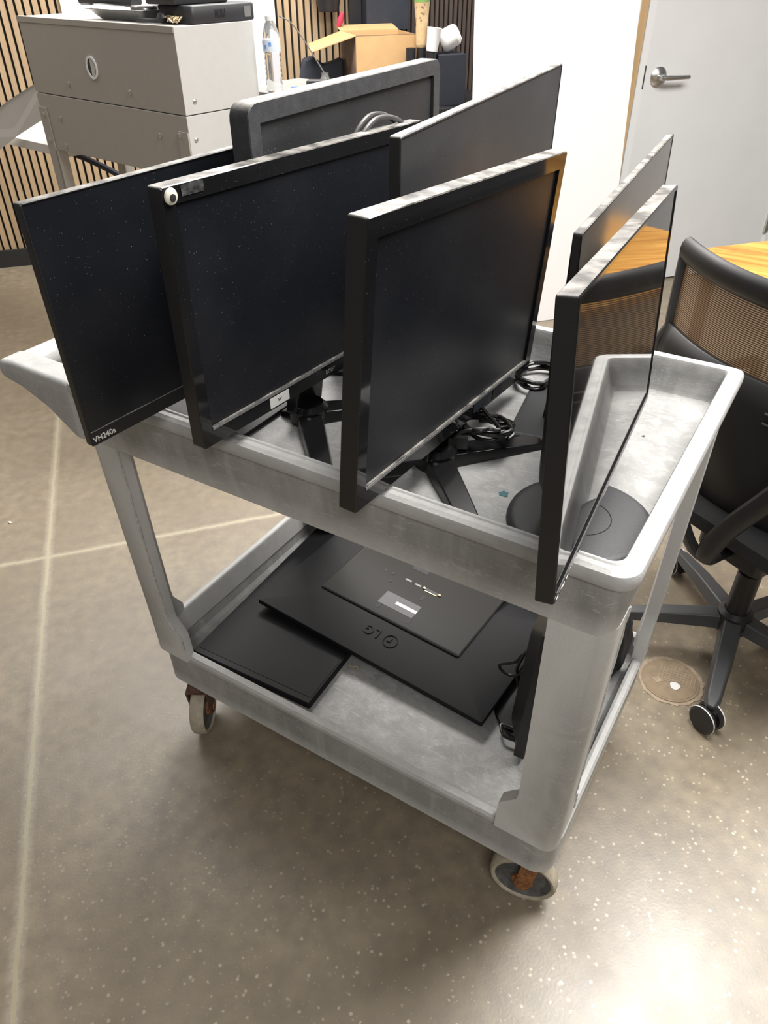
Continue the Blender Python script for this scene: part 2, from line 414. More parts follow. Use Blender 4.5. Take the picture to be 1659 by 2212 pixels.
def door_part(name, bm, m, **k):
    bmesh.ops.translate(bm, verts=bm.verts, vec=-off); bmesh.ops.recalc_face_normals(bm, faces=bm.faces)
    me = bpy.data.meshes.new(name); bm.to_mesh(me); bm.free()
    for p in me.polygons: p.use_smooth = True
    try: me.set_sharp_from_angle(angle=R(35))
    except Exception: pass
    o = bpy.data.objects.new(name, me); C.objects.link(o); me.materials.append(M[m]); o.parent = d1
    return o
bm = BM(); hp = room(2.762, 2.40, 1.053)
lathe(bm, [(.001, .0), (.045, 0), (.045, .006), (.038, .012), (.016, .020), (.013, .058), (.001, .058)], hp, -E2, 32)
tube(bm, [hp - E2 * .056 - E1 * .012, hp - E2 * .06 + E1 * .02, hp - E2 * .062 + E1 * .09, hp - E2 * .060 + E1 * .14], [.010, .012, .010, .009], 14)
door_part('handle', bm, 'steel')
bm = BM()
for z in (.27, 1.1, 1.9): box(bm, room(3.688, 2.393, z), (.022, .018, .115), mtx=RB)
hg = door_part('hinge', bm, 'steel')
bm = BM(); box(bm, room(2.677, 2.3985, 1.075), (.005, .004, 2.13), mtx=RB); box(bm, room(2.672, 2.384, 1.056), (.006, .004, .10), mtx=RB)
door_part('latch_gap', bm, 'gap')

# ---- white board leaning against the right wall
t = thing('leaning_board', 'tall white laminate board leaning upright against the wall beside the door', 'board', room(2.03, 2.06, 0))
ln = R(5.5)
def brd(e1, z, back=0.): return room(e1, 2.055 + z * math.tan(ln) + back, z)
def brd2(e1, z, back=0.): # z along height
    return room(e1, 2.055 + z * math.sin(ln) + back, z * math.cos(ln))
bm = BM(); c = [brd2(1.672, 0.002), brd2(2.455, 0.002), brd2(2.455, 2.42), brd2(1.672, 2.42)]
prism(bm, c, E2 * .016); link('panel', bm, 'board', t)
bm = BM(); c = [brd2(1.676, 0.004, .0165), brd2(2.462, 0.004, .0165), brd2(2.462, 2.42, .0165), brd2(1.676, 2.42, .0165)]
prism(bm, c, E2 * .012); link('gap_shadow', bm, 'board_shadow', t)  # dark sheet painting the shadow gap behind the board

# ------------------------------------------------------------------ utility cart
L_, W_, H_ = 1.006, .65, .970
cart = thing('utility_cart', 'grey two-shelf plastic utility cart loaded with monitors', 'cart', (.5, .33, 0))
bm = BM()
zt = H_
S = lambda i, z, r: rr3(i, L_ - i, i, W_ - i, z, (r * .34, r * .34, r * .7, r * .66), 8)
loops(bm, [S(.034, .892, .02), S(.028, .858, .03), S(.020, .849, .036), S(.012, .852, .04), S(.006, .90, .042), S(.003, .943, .044), S(-.002, .947, .046), S(-.003, .950, .047), S(-.003, .961, .047), S(-.0005, .967, .046),
           S(.006, .9705, .041), S(.0155, .9695, .034), S(.018, .9715, .032), S(.0225, .9705, .029), S(.0245, .966, .027), S(.0255, .955, .025), S(.030, .918, .022), S(.036, .9095, .018), S(.05, .9085, .012)])
tray1 = link('top_tray', bm, 'cart', cart, smooth=True, split=32)
# push handle: two arms and a round crossbar
arms = []
for y0 in (.0, W_ - .055):
    bm = BM()
    prof = [(.02, .968), (-.13, .972), (-.172, .968), (-.178, .955), (-.176, .932), (-.12, .922), (-.06, .898), (.0, .855), (.02, .850)]
    prism(bm, [(x, y0, z) for x, z in prof], (0, .055, 0))
    arms.append(link('handle_arm', bm, 'cart', cart, bevel=.010, seg=3))
bm = BM(); tube(bm, [(-.150, .01, .947), (-.150, .2, .947), (-.150, W_ - .01, .947)], .0235, 18)
h = link('push_handle', bm, 'cart', cart, smooth=True)
# lower tray (set in a little at the front, ends higher)
bm = BM()
def S2(i, z, r, zend=0.):
    pts = rr3(-.004 + i, L_ - .024 - i, .055 + i, W_ + .01 - i, z, r, 8)
    return pts
loops(bm, [S2(.03, .196, .02), S2(.022, .160, .03), S2(.014, .155, .036), S2(.004, .160, .04), S2(.004, .20, .04), S2(.003, .258, .04), S2(-.001, .261, .042), S2(-.001, .271, .042), S2(.003, .277, .039),
           S2(.012, .279, .03), S2(.018, .276, .026), S2(.021, .268, .022), S2(.026, .228, .018), S2(.034, .2195, .014), S2(.05, .2185, .01)])
tray2 = link('bottom_tray', bm, 'cart', cart, smooth=True, split=32)
bm = BM()
prism(bm, [(-.002, .10, .262), (.028, .10, .262), (.024, .10, .318), (.020, .10, .326), (.006, .10, .326), (.002, .10, .318)], (0, W_ - .16, 0))
sub_under(link('end_lip', bm, 'cart', cart, bevel=.004), tray2)
# L-shaped legs with flared feet
def Lpoly(cx, cy, sx, sy, ax, ay, z, th=.024, r=.026, seg=5):
    """corner at (cx,cy), arms run sx along x, sy along y"""
    pts = []
    for i in range(seg + 1):
        a = math.pi / 2 * i / seg
        pts.append((r - r * math.sin(a), r - r * math.cos(a)) if True else None)
    # pts from (r,0) -> (0,r)
    poly = [(ax, 0.)] + pts + [(0., ay), (th, ay), (th + .006, th + .006), (ax, th)]
    return [V((cx + sx * u, cy + sy * v, z)) for u, v in poly]
def leg(cx0, cx1, cy0, cy1, sx, sy, ax, ay, foot, seam=None):
    bm = BM(); zs = [(.862, 0, 1.), (.60, .42, .96), (.405, .78, .93), (.385, .80, .95), (.345, .87, 1 + foot), (.300, .93, 1.02 + foot), (.262, .97, 1.02 + foot)]
    ls = []
    for z, f, k in zs:
        ls.append(Lpoly(cx0 + (cx1 - cx0) * f, cy0 + (cy1 - cy0) * f, sx, sy, ax * k, ay * k, z))
    loops(bm, ls)
    lg = link('leg', bm, 'cart', cart, smooth=True, split=40)
    k = {'x': 0, 'y': 7}.get(seam)
    if seam:
        bm = BM(); tube(bm, smooth_path([l[k] + V((0, 0, 0)) for l in ls[:-1]], 10), [.0022 + .0009 * math.sin(i * 2.3) * math.sin(i * .7) for i in range((len(ls) - 2) * 10 + 1)], 6)
        sub_under(link('moulding_seam', bm, 'worn', cart, smooth=True), lg)
    return lg
leg(L_ - .010, L_ - .026, .012, .050, -1, 1, .088, .066, .30, 'y')
leg(.012, -.004, .012, .050, 1, 1, .080, .07, .25, 'x')
leg(L_ - .010, L_ - .022, W_ - .012, W_ + .004, -1, -1, .026, .06, .3)
leg(.012, -.004, W_ - .012, W_ + .004, 1, -1, .080, .07, .2)
# casters
def caster(x, y, ang, r=.068, w=.034, fork_m='fork'):
    ax = V((math.cos(ang), math.sin(ang), 0)); fw = V((-ax.y, ax.x, 0)); c = V((x, y, r))
    bm = BM()
    lathe(bm, [(r * .82, -w * .36), (r * .84, -w * .46), (r * .93, -w * .5), (r * .985, -w * .36), (r, -w * .12), (r, w * .12), (r * .985, w * .36), (r * .93, w * .5), (r * .84, w * .46), (r * .82, w * .36), (r * .82, -w * .36)], c, ax, 40, caps=False)
    wh = link('wheel', bm, 'tread', cart, smooth=True, split=60)
    bm = BM()
    lathe(bm, [(.004, -w * .34), (r * .28, -w * .34), (r * .32, -w * .18), (r * .66, -w * .16), (r * .83, -w * .40), (r * .83, w * .40), (r * .66, w * .16), (r * .32, w * .18), (r * .28, w * .34), (.004, w * .34)], c, ax, 32)
    sub_under(link('wheel_hub', bm, 'hub', cart, smooth=True), wh)
    bm = BM()
    for s in (-1, 1): lathe(bm, [(.002, 0), (r * .33, 0), (r * .33, .005), (r * .16, .009), (r * .14, .016), (.002, .016)], c + ax * s * w * .36, ax * s, 8)
    sub_under(link('axle_nut', bm, 'rust', cart), wh)
    bm = BM(); top = V((x, y, .150)) - fw * .008
    for s in (-1, 1):
        o_ = c + ax * s * (w * .5 + .005)
        p = [o_ + fw * .015 * math.cos(q) - UP * .018 * math.sin(q) for q in [k * math.pi / 6 for k in range(7)]] + [o_ - fw * .028 + UP * .075, o_ + fw * .006 + UP * .075]
        prism(bm, p, ax * s * .004)
    box(bm, (top.x, top.y, .147), (w + .016, .045, .005), rot=ang)
    cyl(bm, (top.x, top.y, .148), (top.x, top.y, .158), .022)
    link('caster_fork', bm, fork_m, cart)
caster(.925, .098, R(101), fork_m='rust'); caster(.080, .078, R(30)); caster(.90, .56, R(80)); caster(.11, .56, R(75))
# ink stains and a drain hole on the trays
def blot(name, x, y, z, r, m, seg=14, k=.3, parent=cart):
    bm = BM(); ps = []
    for i in range(seg):
        a = 2 * math.pi * i / seg; q = r * (1 + random.uniform(-k, k)); ps.append((x + q * math.cos(a), y + q * math.sin(a), z))
    prism(bm, ps, (0, 0, .0006)); return sub_under(link(name, bm, m, parent), tray1 if z > .5 else tray2)
blot('teal_stain', .769, .166, .9086, .008, 'teal')
blot('dark_spot', .86, .40, .9086, .004, 'stain'); blot('dark_spot', .90, .44, .9086, .003, 'stain')
blot('screw_hole', .864, .144, .2186, .0045, 'ink', k=0)

# ------------------------------------------------------------------ monitors
class Mon:
    def __init__(s, c, yaw, tilt, roll, w, h):
        n0 = V((math.cos(R(yaw)), math.sin(R(yaw)), 0)); a = UP.cross(n0)
        n = n0 * math.cos(R(tilt)) + UP * math.sin(R(tilt)); b = n.cross(a)
        s.a = a * math.cos(R(roll)) + b * math.sin(R(roll)); s.b = -a * math.sin(R(roll)) + b * math.cos(R(roll)); s.n = n
        s.c = V(c); s.w = w; s.h = h; s.n0 = n0; s.a0 = a
    def p(s, u, v, d=0.): return s.c + s.a * u + s.b * v + s.n * d
    def ring(s, du, dv0, dv1, d, r, seg=5):   # du inset at the sides, dv0 bottom, dv1 top
        return [s.p(x, y, d) for x, y in rrect(-s.w / 2 + du, s.w / 2 - du, -s.h / 2 + dv0, s.h / 2 - dv1, max(r, .0006), seg)]
def build_monitor(label, m, side, bot, top, rec, scr, body='plastic', bez=None, t_edge=.012, t_back=.045, bulge=.05, r=.004, base=None, lip=None, group=None, basez=.9085, cat='monitor', foot=None, btop=None):
    bt = bulge if btop is None else btop
    fx = foot or (m.c.x - m.n0.x * .05, m.c.y - m.n0.y * .05)
    root = thing('computer_monitor', label, cat, (fx[0], fx[1], basez), group or ('monitors standing on the top tray' if basez > .5 else 'monitors on the lower shelf'))
    bm = BM()
    ls = [m.ring(side, bot, top, -rec - .002, .001), m.ring(side, bot, top, -.0008, .001), m.ring(side - .0008, bot - .0008, top - .0008, 0, .001)]
    loops(bm, ls + [m.ring(.0012, .0012, .0012, 0, r), m.ring(0, 0, 0, -.0015, r)], cap0=True, cap1=False, mi=1)
    loops(bm, [m.ring(0, 0, 0, -.0015, r), m.ring(0, 0, 0, -t_edge + .001, r), m.ring(.001, .001, .001, -t_edge, r),
               m.ring(.002 + bulge * .25, .002 + bulge * .2, .002 + bt * (.25 if btop is None else .7), -t_edge - .003, r + .004), m.ring(bulge, bulge * .7, bt, -t_back, .012), m.ring(bulge + .006, bulge * .7 + .006, bt + .006, -t_back - .003, .012)], cap0=False, cap1=True, mi=0)
    shell = link('housing', bm, [body, bez or body], root, smooth=True, split=30)
    bm = BM(); bm.faces.new([bm.verts.new(q) for q in m.ring(side + .0004, bot + .0004, top + .0004, -rec, .001)])
    link('screen', bm, scr, root)
    if lip:  # pale strip along the bottom of the screen recess
        bm = BM(); v0 = -m.h / 2 + bot - .0045
        prism(bm, [m.p(-m.w / 2 + side, v0, .0002), m.p(m.w / 2 - side, v0, .0002), m.p(m.w / 2 - side, v0 + .0045, .0002), m.p(-m.w / 2 + side, v0 + .0045, .0002)], m.n * .0008)
        sub_under(link('recess_lip', bm, lip, root), shell)
    return root
def neck(root, p0, p1, w, d, m='plastic', yaw=0., name='stand_neck'):
    p0, p1 = V(p0), V(p1); bm = BM(); f = V((math.cos(R(yaw)), math.sin(R(yaw)), 0)); s = V((-f.y, f.x, 0))
    q = lambda p, k: [p + f * d / 2 * k + s * w / 2, p - f * d / 2 * k + s * w / 2, p - f * d / 2 * k - s * w / 2, p + f * d / 2 * k - s * w / 2]
    loops(bm, [q(p0, 1), q(p1, 1)]); return link(name, bm, m, root, bevel=.004)
def vbase(root, hub, ang, spread, ln, m='base_gloss', z=.9085):
    """V-legged stand base: two front legs and a short heel"""
    for a, l in ((ang + spread, ln), (ang - spread, ln), (ang + 180, .05)):
        d = V((math.cos(R(a)), math.sin(R(a)), 0)); s = V((-d.y, d.x, 0)); h0 = V((hub[0], hub[1], z))
        bm = BM()
        def sec(t, w, hh): c = h0 + d * t; return [c - s * w, c + s * w, c + s * w * .82 + UP * hh, c - s * w * .82 + UP * hh]
        loops(bm, [sec(-.01, .026, .024), sec(l * .5, .022, .017), sec(l, .018, .009)])
        link('base_leg', bm, m, root, bevel=.002)
    bm = BM(); lathe(bm, [(.034, 0), (.034, .026), (.026, .034), (.002, .034)], (hub[0], hub[1], z), seg=20); link('base_hub', bm, m, root, smooth=True)

# far-left thin-bezel monitor
m1 = Mon((.305, .105, 1.177), -4.7, .6, .9, .54, .325)
r1 = build_monitor('slim black monitor at the handle end, leftmost on the top tray, small grey model lettering', m1, .003, .022, .003, .0012, 'screen', t_edge=.013, t_back=.04, foot=(.235, .20))
neck(r1, (.225, .205, .915), (.262, .18, 1.12), .06, .03)
bm = BM(); loops(bm, [rr3(.13, .33, .08, .33, .9085, .02), rr3(.13, .33, .08, .33, .916, .02), rr3(.14, .32, .09, .32, .919, .02)]); link('stand_base', bm, 'base', r1, smooth=True)
lettering('model_lettering', 'VH240a', .0115, m1.p(-.54 / 2 + .022, -.325 / 2 + .0095, .0008), m1.a, m1.b, r1, 'white_print')

# googly-eye monitor
m2 = Mon((.421, .212, 1.168), -3.1, .6, -.7, .562, .350)
r2 = build_monitor('black monitor with googly eye in its top left corner and white W label', m2, .020, .028, .022, .0035, 'screen_soft', bez='gloss', lip='lip_reflect', t_edge=.024, t_back=.034, foot=(.372, .2))
neck(r2, (.372, .205, .93), (.380, .212, 1.015), .075, .024, 'base_gloss')
vbase(r2, (.385, .2), 0, 47, .185)
def on_front(m, u, v, d=.0006): return m.p(-m.w / 2 + u, m.h / 2 - v, d)
e = thing  # noqa
bm = BM(); lathe(bm, [(.0095, 0), (.0098, .001), (.009, .0025), (.006, .004), (.0005, .0045)], on_front(m2, .0125, .0115), m2.n, 24); ey = link('googly_eye', bm, 'eye_white', r2, smooth=True)
bm = BM(); lathe(bm, [(.0048, 0), (.0044, .0012), (.0005, .0016)], on_front(m2, .0125, .0128, .0042), m2.n, 18); sub_under(link('pupil', bm, 'ink', r2, smooth=True), ey)
def sticker(m, root, name, u0, u1, v0, v1, mm, d=.0005, th=.0004):
    bm = BM(); prism(bm, [m.p(-m.w / 2 + u0, m.h / 2 - v1, d), m.p(-m.w / 2 + u1, m.h / 2 - v1, d), m.p(-m.w / 2 + u1, m.h / 2 - v0, d), m.p(-m.w / 2 + u0, m.h / 2 - v0, d)], m.n * th)
    return link(name, bm, mm, root)
sticker(m2, r2, 'tape_scrap', .030, .066, .002, .015, 'tape')
lb = sticker(m2, r2, 'paper_label', .139, .183, .350 - .021, .350 - .004, 'label')
sub_under(lettering('label_letter', 'W', .008, m2.p(-.281 + .161, -.175 + .0125, .0011), m2.a, m2.b, r2, 'ink', .0002), lb)
lettering('brand_lettering', 'acer', .015, m2.p(-.281 + .288, -.175 + .0125, .0008), m2.a, m2.b, r2, 'grey_print', .0003)
bm = BM(); lathe(bm, [(.010, 0), (.010, .0006), (.0005, .0006)], m2.p(-.281 + .336, -.175 + .013, .0005), m2.n, 20); link('round_sticker', bm, 'yellow', r2)['label'] = 'yellow round sticker'

# dusty rounded monitor at the back
m3 = Mon((.3586, .430, 1.212 + .014), 2.9, .4, 0, .5916, .3548)
r3 = build_monitor('dusty dark grey monitor with thick rounded bezel, at the back of the top tray', m3, .026, .03, .026, .006, 'screen_dusty', body='plastic_dusty', t_edge=.032, t_back=.036, r=.020, foot=(.31, .42))
neck(r3, (.300, .430, .92), (.318, .430, 1.1), .07, .03)
bm = BM(); lathe(bm, [(.1, 0), (.1, .008), (.06, .014), (.002, .016)], (.30, .46, .9085), seg=36); link('stand_base', bm, 'base', r3, smooth=True)

# big thin monitor behind the front one
sc = 1.40; cam = V((1.101, -.7071, 1.5613))
m4 = Mon((0, 0, 0), 6.8, -.6, 0, .54 * sc, .402)
m4.c = cam + (V((.724, .144, 1.277)) - cam) * sc + V((0, 0, (.325 * sc - .402) / 2))
r4 = build_monitor('large thin black monitor without visible bezel, standing behind the front middle monitor', m4, .004, .018, .004, .0008, 'screen_grey', t_edge=.015, t_back=.030, bulge=.12, foot=(.52, .45))
neck(r4, (.515, .45, .92), (.525, .447, 1.12), .07, .03)
bm = BM(); loops(bm, [rr3(.45, .60, .36, .56, .9085, .02), rr3(.45, .60, .36, .56, .916, .02), rr3(.46, .59, .37, .55, .919, .02)]); link('stand_base', bm, 'base', r4, smooth=True)

# front middle monitor
m5 = Mon((.675, .212, 1.150), -1.0, -2.3, -3.2, .552, .365)
r5 = build_monitor('black monitor with dusty top edge and glossy bezel, front and centre on the top tray', m5, .022, .030, .024, .004, 'screen_soft', bez='gloss', lip='lip_reflect', t_edge=.026, t_back=.040, foot=(.632, .19))
neck(r5, (.635, .19, .93), (.638, .2, 1.0), .08, .026, 'base_gloss')
vbase(r5, (.640, .19), 2, 47, .185)
sticker(m5, r5, 'blue_sticker', .330, .385, .365 - .026, .365 - .008, 'navy')
sticker(m5, r5, 'clear_tag', .40, .435, .365 - .022, .365 - .006, 'dark')

# two screens at the right end
m7 = Mon((.8326, .382, 1.151), 5.5, 1.9, 0, .594, .345)
r7 = build_monitor('slim monitor with reflective screen and painted-in haze, behind the rightmost mirror-like one', m7, .003, .016, .003, .0008, 'screen_haze_paint', t_edge=.010, t_back=.022, bulge=.012, btop=.075, foot=(.76, .42))
neck(r7, (.757, .425, .912), (.772, .43, 1.09), .055, .045)
bm = BM(); T = Matrix.Translation((.775, .425, 0)) @ Matrix.Rotation(R(10), 4, 'Z')
for i, (k, z) in enumerate(((0, .9085), (0, .9155), (.004, .918))): pass
ls = [[T @ V((x, y, z)) for x, y in rrect(-.087 + k, .087 - k, -.09 + k, .09 - k, .006)] for k, z in ((0, .9085), (0, .9155), (.003, .918))]
loops(bm, ls); link('stand_base', bm, 'base', r7, smooth=True)
m6 = Mon((.917, .124, 1.173), 6.0, 4.5, -3.6, .549, .309)
r6 = build_monitor('rightmost monitor with mirror-like screen tilted back on a round base', m6, .006, .013, .006, .0015, 'screen_mirror', bez='gloss_clean', lip='lip_grey', t_edge=.020, t_back=.032, bulge=.06, r=.003, foot=(.890, .152))
neck(r6, (.893, .152, .915), (.893, .152, 1.045), .05, .020)
bm = BM(); lathe(bm, [(.101, 0), (.1025, .004), (.1005, .009), (.094, .0115), (.090, .0120)], (.890, .156, .9085), seg=64)
tube(bm, [(.890 + .043 * math.cos(k * math.pi / 24), .156 + .043 * math.sin(k * math.pi / 24), .9206) for k in range(48)], .0007, 5, closed=True, mi=1)
link('stand_base', bm, ['base', 'dark'], r6, smooth=True, split=60)
bm = BM()
for i in range(9):   # pale scuffs at the lower left corner of the bezel
    u = .006 + i * .0075 + random.uniform(-.002, .002); l = random.uniform(.004, .010); v = m6.h - .0105 + random.uniform(0, .006)
    prism(bm, [on_front(m6, u, v), on_front(m6, u + l, v - .0008), on_front(m6, u + l * .9, v + .0014), on_front(m6, u + .001, v + .0012)], m6.n * .0004)
link('scuff_marks', bm, 'white_print', r6)['label'] = 'white scuffed lettering at the bezel corner'

# ------------------------------------------------------------------ lower shelf
r8 = thing('computer_monitor', 'plain flat black monitor lying on the lower shelf at its left end', 'monitor', (.21, .36, .2186), 'monitors on the lower shelf')
mA = Mon((.213, .374, .242), 0, 90, 0, .33, .535)
def lay(m, c, ang, tilt_u=0., tilt_v=0.):
    a = V((math.cos(R(ang)), math.sin(R(ang)), 0)); b = V((-a.y, a.x, 0)); n = UP.copy()
    q = Matrix.Rotation(R(tilt_u), 3, b) @ Matrix.Rotation(R(tilt_v), 3, a)
    m.a, m.b, m.n, m.c = q @ a, q @ b, q @ n, V(c)
lay(mA, (.216, .372, .2395), 2.5, 0, 0)
bm = BM()
loops(bm, [mA.ring(.004, .004, .004, -.0005, .004), mA.ring(.0015, .0015, .0015, 0, .004), mA.ring(0, 0, 0, -.002, .005), mA.ring(0, 0, 0, -.018, .005), mA.ring(.004, .004, .004, -.0208, .005)])
link('housing', bm, 'back', r8, smooth=True, split=30)
bm = BM(); bm.faces.new([bm.verts.new(q) for q in mA.ring(.006, .016, .006, .0003, .002)]); link('screen', bm, 'back', r8)
r9 = thing('computer_monitor', 'black monitor lying face down on the lower shelf, ports and embossed logo on its back', 'monitor', (.43, .44, .2186), 'monitors on the lower shelf')
mB = Mon((0, 0, 0), 0, 90, 0, .635, .362)
lay(mB, (.436, .452, .262), -3.2, 2.0, 0)
bm = BM()
loops(bm, [mB.ring(.004, .004, .004, -.0155, .004), mB.ring(0, 0, 0, -.013, .004), mB.ring(0, 0, 0, -.002, .004), mB.ring(.001, .001, .001, -.0005, .004), mB.ring(.006, .006, .006, .0005, .004), mB.ring(.115, .10, .07, .012, .012)])
link('housing', bm, 'back', r9, smooth=True, split=12)
mB2 = Mon((0, 0, 0), 0, 90, 0, .40, .25); mB2.a, mB2.b, mB2.n = mB.a, mB.b, mB.n; mB2.c = mB.p(-.01, .06, .0)
bm = BM(); loops(bm, [mB2.ring(.0, .0, .0, .006, .006), mB2.ring(.0, .0, .0, .0155, .006), mB2.ring(.003, .003, .003, .0175, .006)])
mB2.c = mB.p(-.01, .065, 0); pl = link('back_plate', bm, 'back_plate', r9, smooth=True, split=30)
def bpart(name, u0, u1, v0, v1, mm, d=.0172, th=.0008):
    bm = BM(); prism(bm, [mB.p(u0, v0, d), mB.p(u1, v0, d), mB.p(u1, v1, d), mB.p(u0, v1, d)], mB.n * th); return sub_under(link(name, bm, mm, r9), pl)
def W2B(x, y):  # world point -> panel u,v
    d = V((x, y, mB.c.z)) - mB.c; return d.dot(mB.a), d.dot(mB.b)
u, v = W2B(.424, .447); bpart('rating_label', u - .05, u + .05, v - .022, v + .024, 'label_grey')
u, v = W2B(.444, .446); bpart('serial_strip', u - .030, u + .030, v - .005, v + .005, 'label', .0181, .0004)
u, v = W2B(.470, .529); bpart('video_port', u - .018, u + .018, v - .004, v + .004, 'dark', .0172, .0012)
bm = BM()
for s in (-1, 1): lathe(bm, [(.0042, 0), (.0042, .003), (.002, .004), (.0005, .004)], mB.p(u + s * .022, v, .0172), mB.n, 10)
box(bm, mB.p(u, v - .006, .0178), (.034, .002, .0015), mtx=basis(mB.a, mB.b, mB.n)); sub_under(link('port_screws', bm, 'brass', r9), pl)
for x, y in ((.400, .535), (.429, .532)): u, v = W2B(x, y); bpart('display_port', u - .009, u + .009, v - .003, v + .003, 'grey_print', .0172, .0007)
for x, y in ((.331, .537), (.353, .536), (.362, .508)):
    u, v = W2B(x, y); bm = BM(); lathe(bm, [(.0045, 0), (.0045, .0009), (.0005, .0009)], mB.p(u, v, .0172), mB.n, 12); sub_under(link('screw_hole', bm, 'ink', r9), pl)
for x, y in ((.383, .419), (.472, .411), (.461, .497)): u, v = W2B(x, y); bpart('mount_slot', u - .004, u + .004, v - .009, v + .009, 'ink')
u, v = W2B(.408, .586); bpart('stand_socket', u - .022, u + .022, v - .008, v + .008, 'ink')
def emb(u, v): # height of the sloping shell at v (front slope)
    f = min(1, max(0, (v + mB.h / 2 - .006) / .094)); return .0005 + .0115 * f
u, v = W2B(.411, .345); lettering('embossed_lettering', 'LG', .036, mB.p(u, v, emb(u, v) + .0008), -mB.a, -mB.b + mB.n * -.12, r9, 'back', .0010)
u, v = W2B(.464, .339); bm = BM(); ps = [mB.p(u + .017 * math.cos(a * math.pi / 16), v + .017 * math.sin(a * math.pi / 16), emb(u, v + .017 * math.sin(a * math.pi / 16)) + .001) for a in range(32)]
tube(bm, ps, .0011, 6, closed=True)
tube(bm, [mB.p(u, v + .010, emb(u, v + .01) + .001), mB.p(u, v - .003, emb(u, v) + .001), mB.p(u - .009, v - .003, emb(u, v) + .001)], .0010, 6)
link('embossed_logo', bm, 'back', r9, smooth=True)

# standing small monitor behind the near right leg
mC = Mon((.846, .415, .412), 4, -3.0, 0, .375, .36)
r10 = build_monitor('small black monitor standing on the lower shelf, mostly behind the right front leg', mC, .014, .02, .014, .002, 'screen', t_edge=.022, t_back=.05, foot=(.80, .40), basez=.2186)
neck(r10, (.790, .40, .226), (.806, .405, .40), .06, .03)
bm = BM(); lathe(bm, [(.104, 0), (.105, .004), (.102, .008), (.05, .0115), (.001, .0115)], (.832, .375, .2186), seg=56); link('stand_base', bm, 'base_gloss', r10, smooth=True)
bm = BM()
tube(bm, smooth_path([(.822, .335, .44), (.794, .33, .43), (.778, .33, .376), (.780, .33, .35), (.790, .32, .325), (.806, .315, .30), (.818, .30, .24), (.800, .29, .2335), (.775, .285, .2335), (.79, .262, .2335), (.815, .262, .2335)], 8), .0033, 8)
tube(bm, smooth_path([(.815, .345, .43), (.785, .335, .41), (.772, .33, .386), (.739, .33, .357), (.752, .33, .341), (.778, .33, .349), (.805, .335, .40), (.80, .34, .43)], 8), .0033, 8)
tag(link('power_cable', bm, 'cable', smooth=True), 'looped black cable hanging at the small monitor on the lower shelf', 'cable')
# folded black bag in the far right corner of the lower shelf
bm = BM(); bmesh.ops.create_icosphere(bm, subdivisions=4, radius=1)
for vv in bm.verts:
    p = vv.co; a = math.atan2(p.y, p.x); k = 1 + .13 * math.sin(a * 7 + p.z * 3) * (.4 + .6 * max(0, p.z)) + .05 * math.sin(9 * p.z + 3 * a)
    x = math.copysign(abs(p.x) ** .6, p.x); y = math.copysign(abs(p.y) ** .6, p.y); z = math.copysign(abs(p.z) ** .7, p.z)
    vv.co = V((.915 + .034 * x * k, .566 + .036 * y * k, .304 + .084 * z * (1 + .12 * math.sin(5 * a))))
tag(link('carry_bag', bm, 'bag', smooth=True, split=80), 'gathered black fabric bag in the far corner of the lower shelf', 'bag')
bm = BM(); tube(bm, smooth_path([(.95, .60, .2215), (.935, .63, .2215), (.95, .655, .2215)], 6)[:8], .0015, 6)
bm.free()
bm = BM(); tube(bm, smooth_path([(.395, .265, .2215), (.405, .262, .2215), (.415, .268, .223), (.425, .262, .2215)], 5), .0014, 6)
tag(link('twine_scrap', bm, 'tan', smooth=True), 'tan scrap of twine on the lower shelf between the two flat monitors', 'twine')

# ------------------------------------------------------------------ cables on the top tray
def coil(c, r, turns, z0, wob, rad, squash=(1, 1), tail=None, rot=0.):
    pts = []
    n = turns * 14
    for i in range(n):
        a = 2 * math.pi * i / 14 + rot; q = r * (1 + wob * math.sin(i * 1.7))
        pts.append((c[0] + q * math.cos(a) * squash[0] + .004 * math.sin(i * .9), c[1] + q * math.sin(a) * squash[1], z0 + rad + .0045 * (i / 14) + .006 * abs(math.sin(i * .55)) ))
    return pts + (tail or [])
bm = BM()
p = coil((.685, .262), .040, 4, .938, .12, .0036, (1.1, .75), tail=[(.66, .30, .97), (.645, .33, 1.0), (.640, .33, 1.04)])
tube(bm, smooth_path(p, 4), .0036, 8)
tube(bm, smooth_path([(.655, .21, .945), (.675, .225, .96), (.71, .25, .962), (.728, .285, .955), (.70, .31, .945), (.665, .29, .942)], 6), .0036, 8)
box(bm, (.665, .215, .945), (.03, .022, .02), rot=.5); box(bm, (.650, .222, .932), (.02, .02, .03), rot=.2)
tag(link('coiled_cable', bm, 'cable', smooth=True), 'coiled black power cable with plug, lying by the stand of the front middle monitor', 'cable', 'coiled cables on the top tray')
bm = BM(); tube(bm, smooth_path(coil((.672, .530), .045, 4, .909, .08, .0032, (.75, 1.05), rot=1.), 4), .0032, 8)
tag(link('coiled_cable', bm, 'cable', smooth=True), 'coiled black cable on the far side of the tray, left of the square stand base', 'cable', 'coiled cables on the top tray')
bm = BM()
for k, dx in enumerate((0., .013)):
    tube(bm, smooth_path([(.404 - dx, .33, 1.30), (.408 - dx, .352, 1.335), (.411 - dx, .385, 1.353 + .003 * k), (.413 - dx, .425, 1.352 + .003 * k), (.415 - dx, .462, 1.338), (.413 - dx, .487, 1.31)], 8), .0036, 10)
tag(link('draped_cable', bm, 'cable_sheen', smooth=True), 'dark cables looped over the top edge of the googly-eye monitor', 'cable')

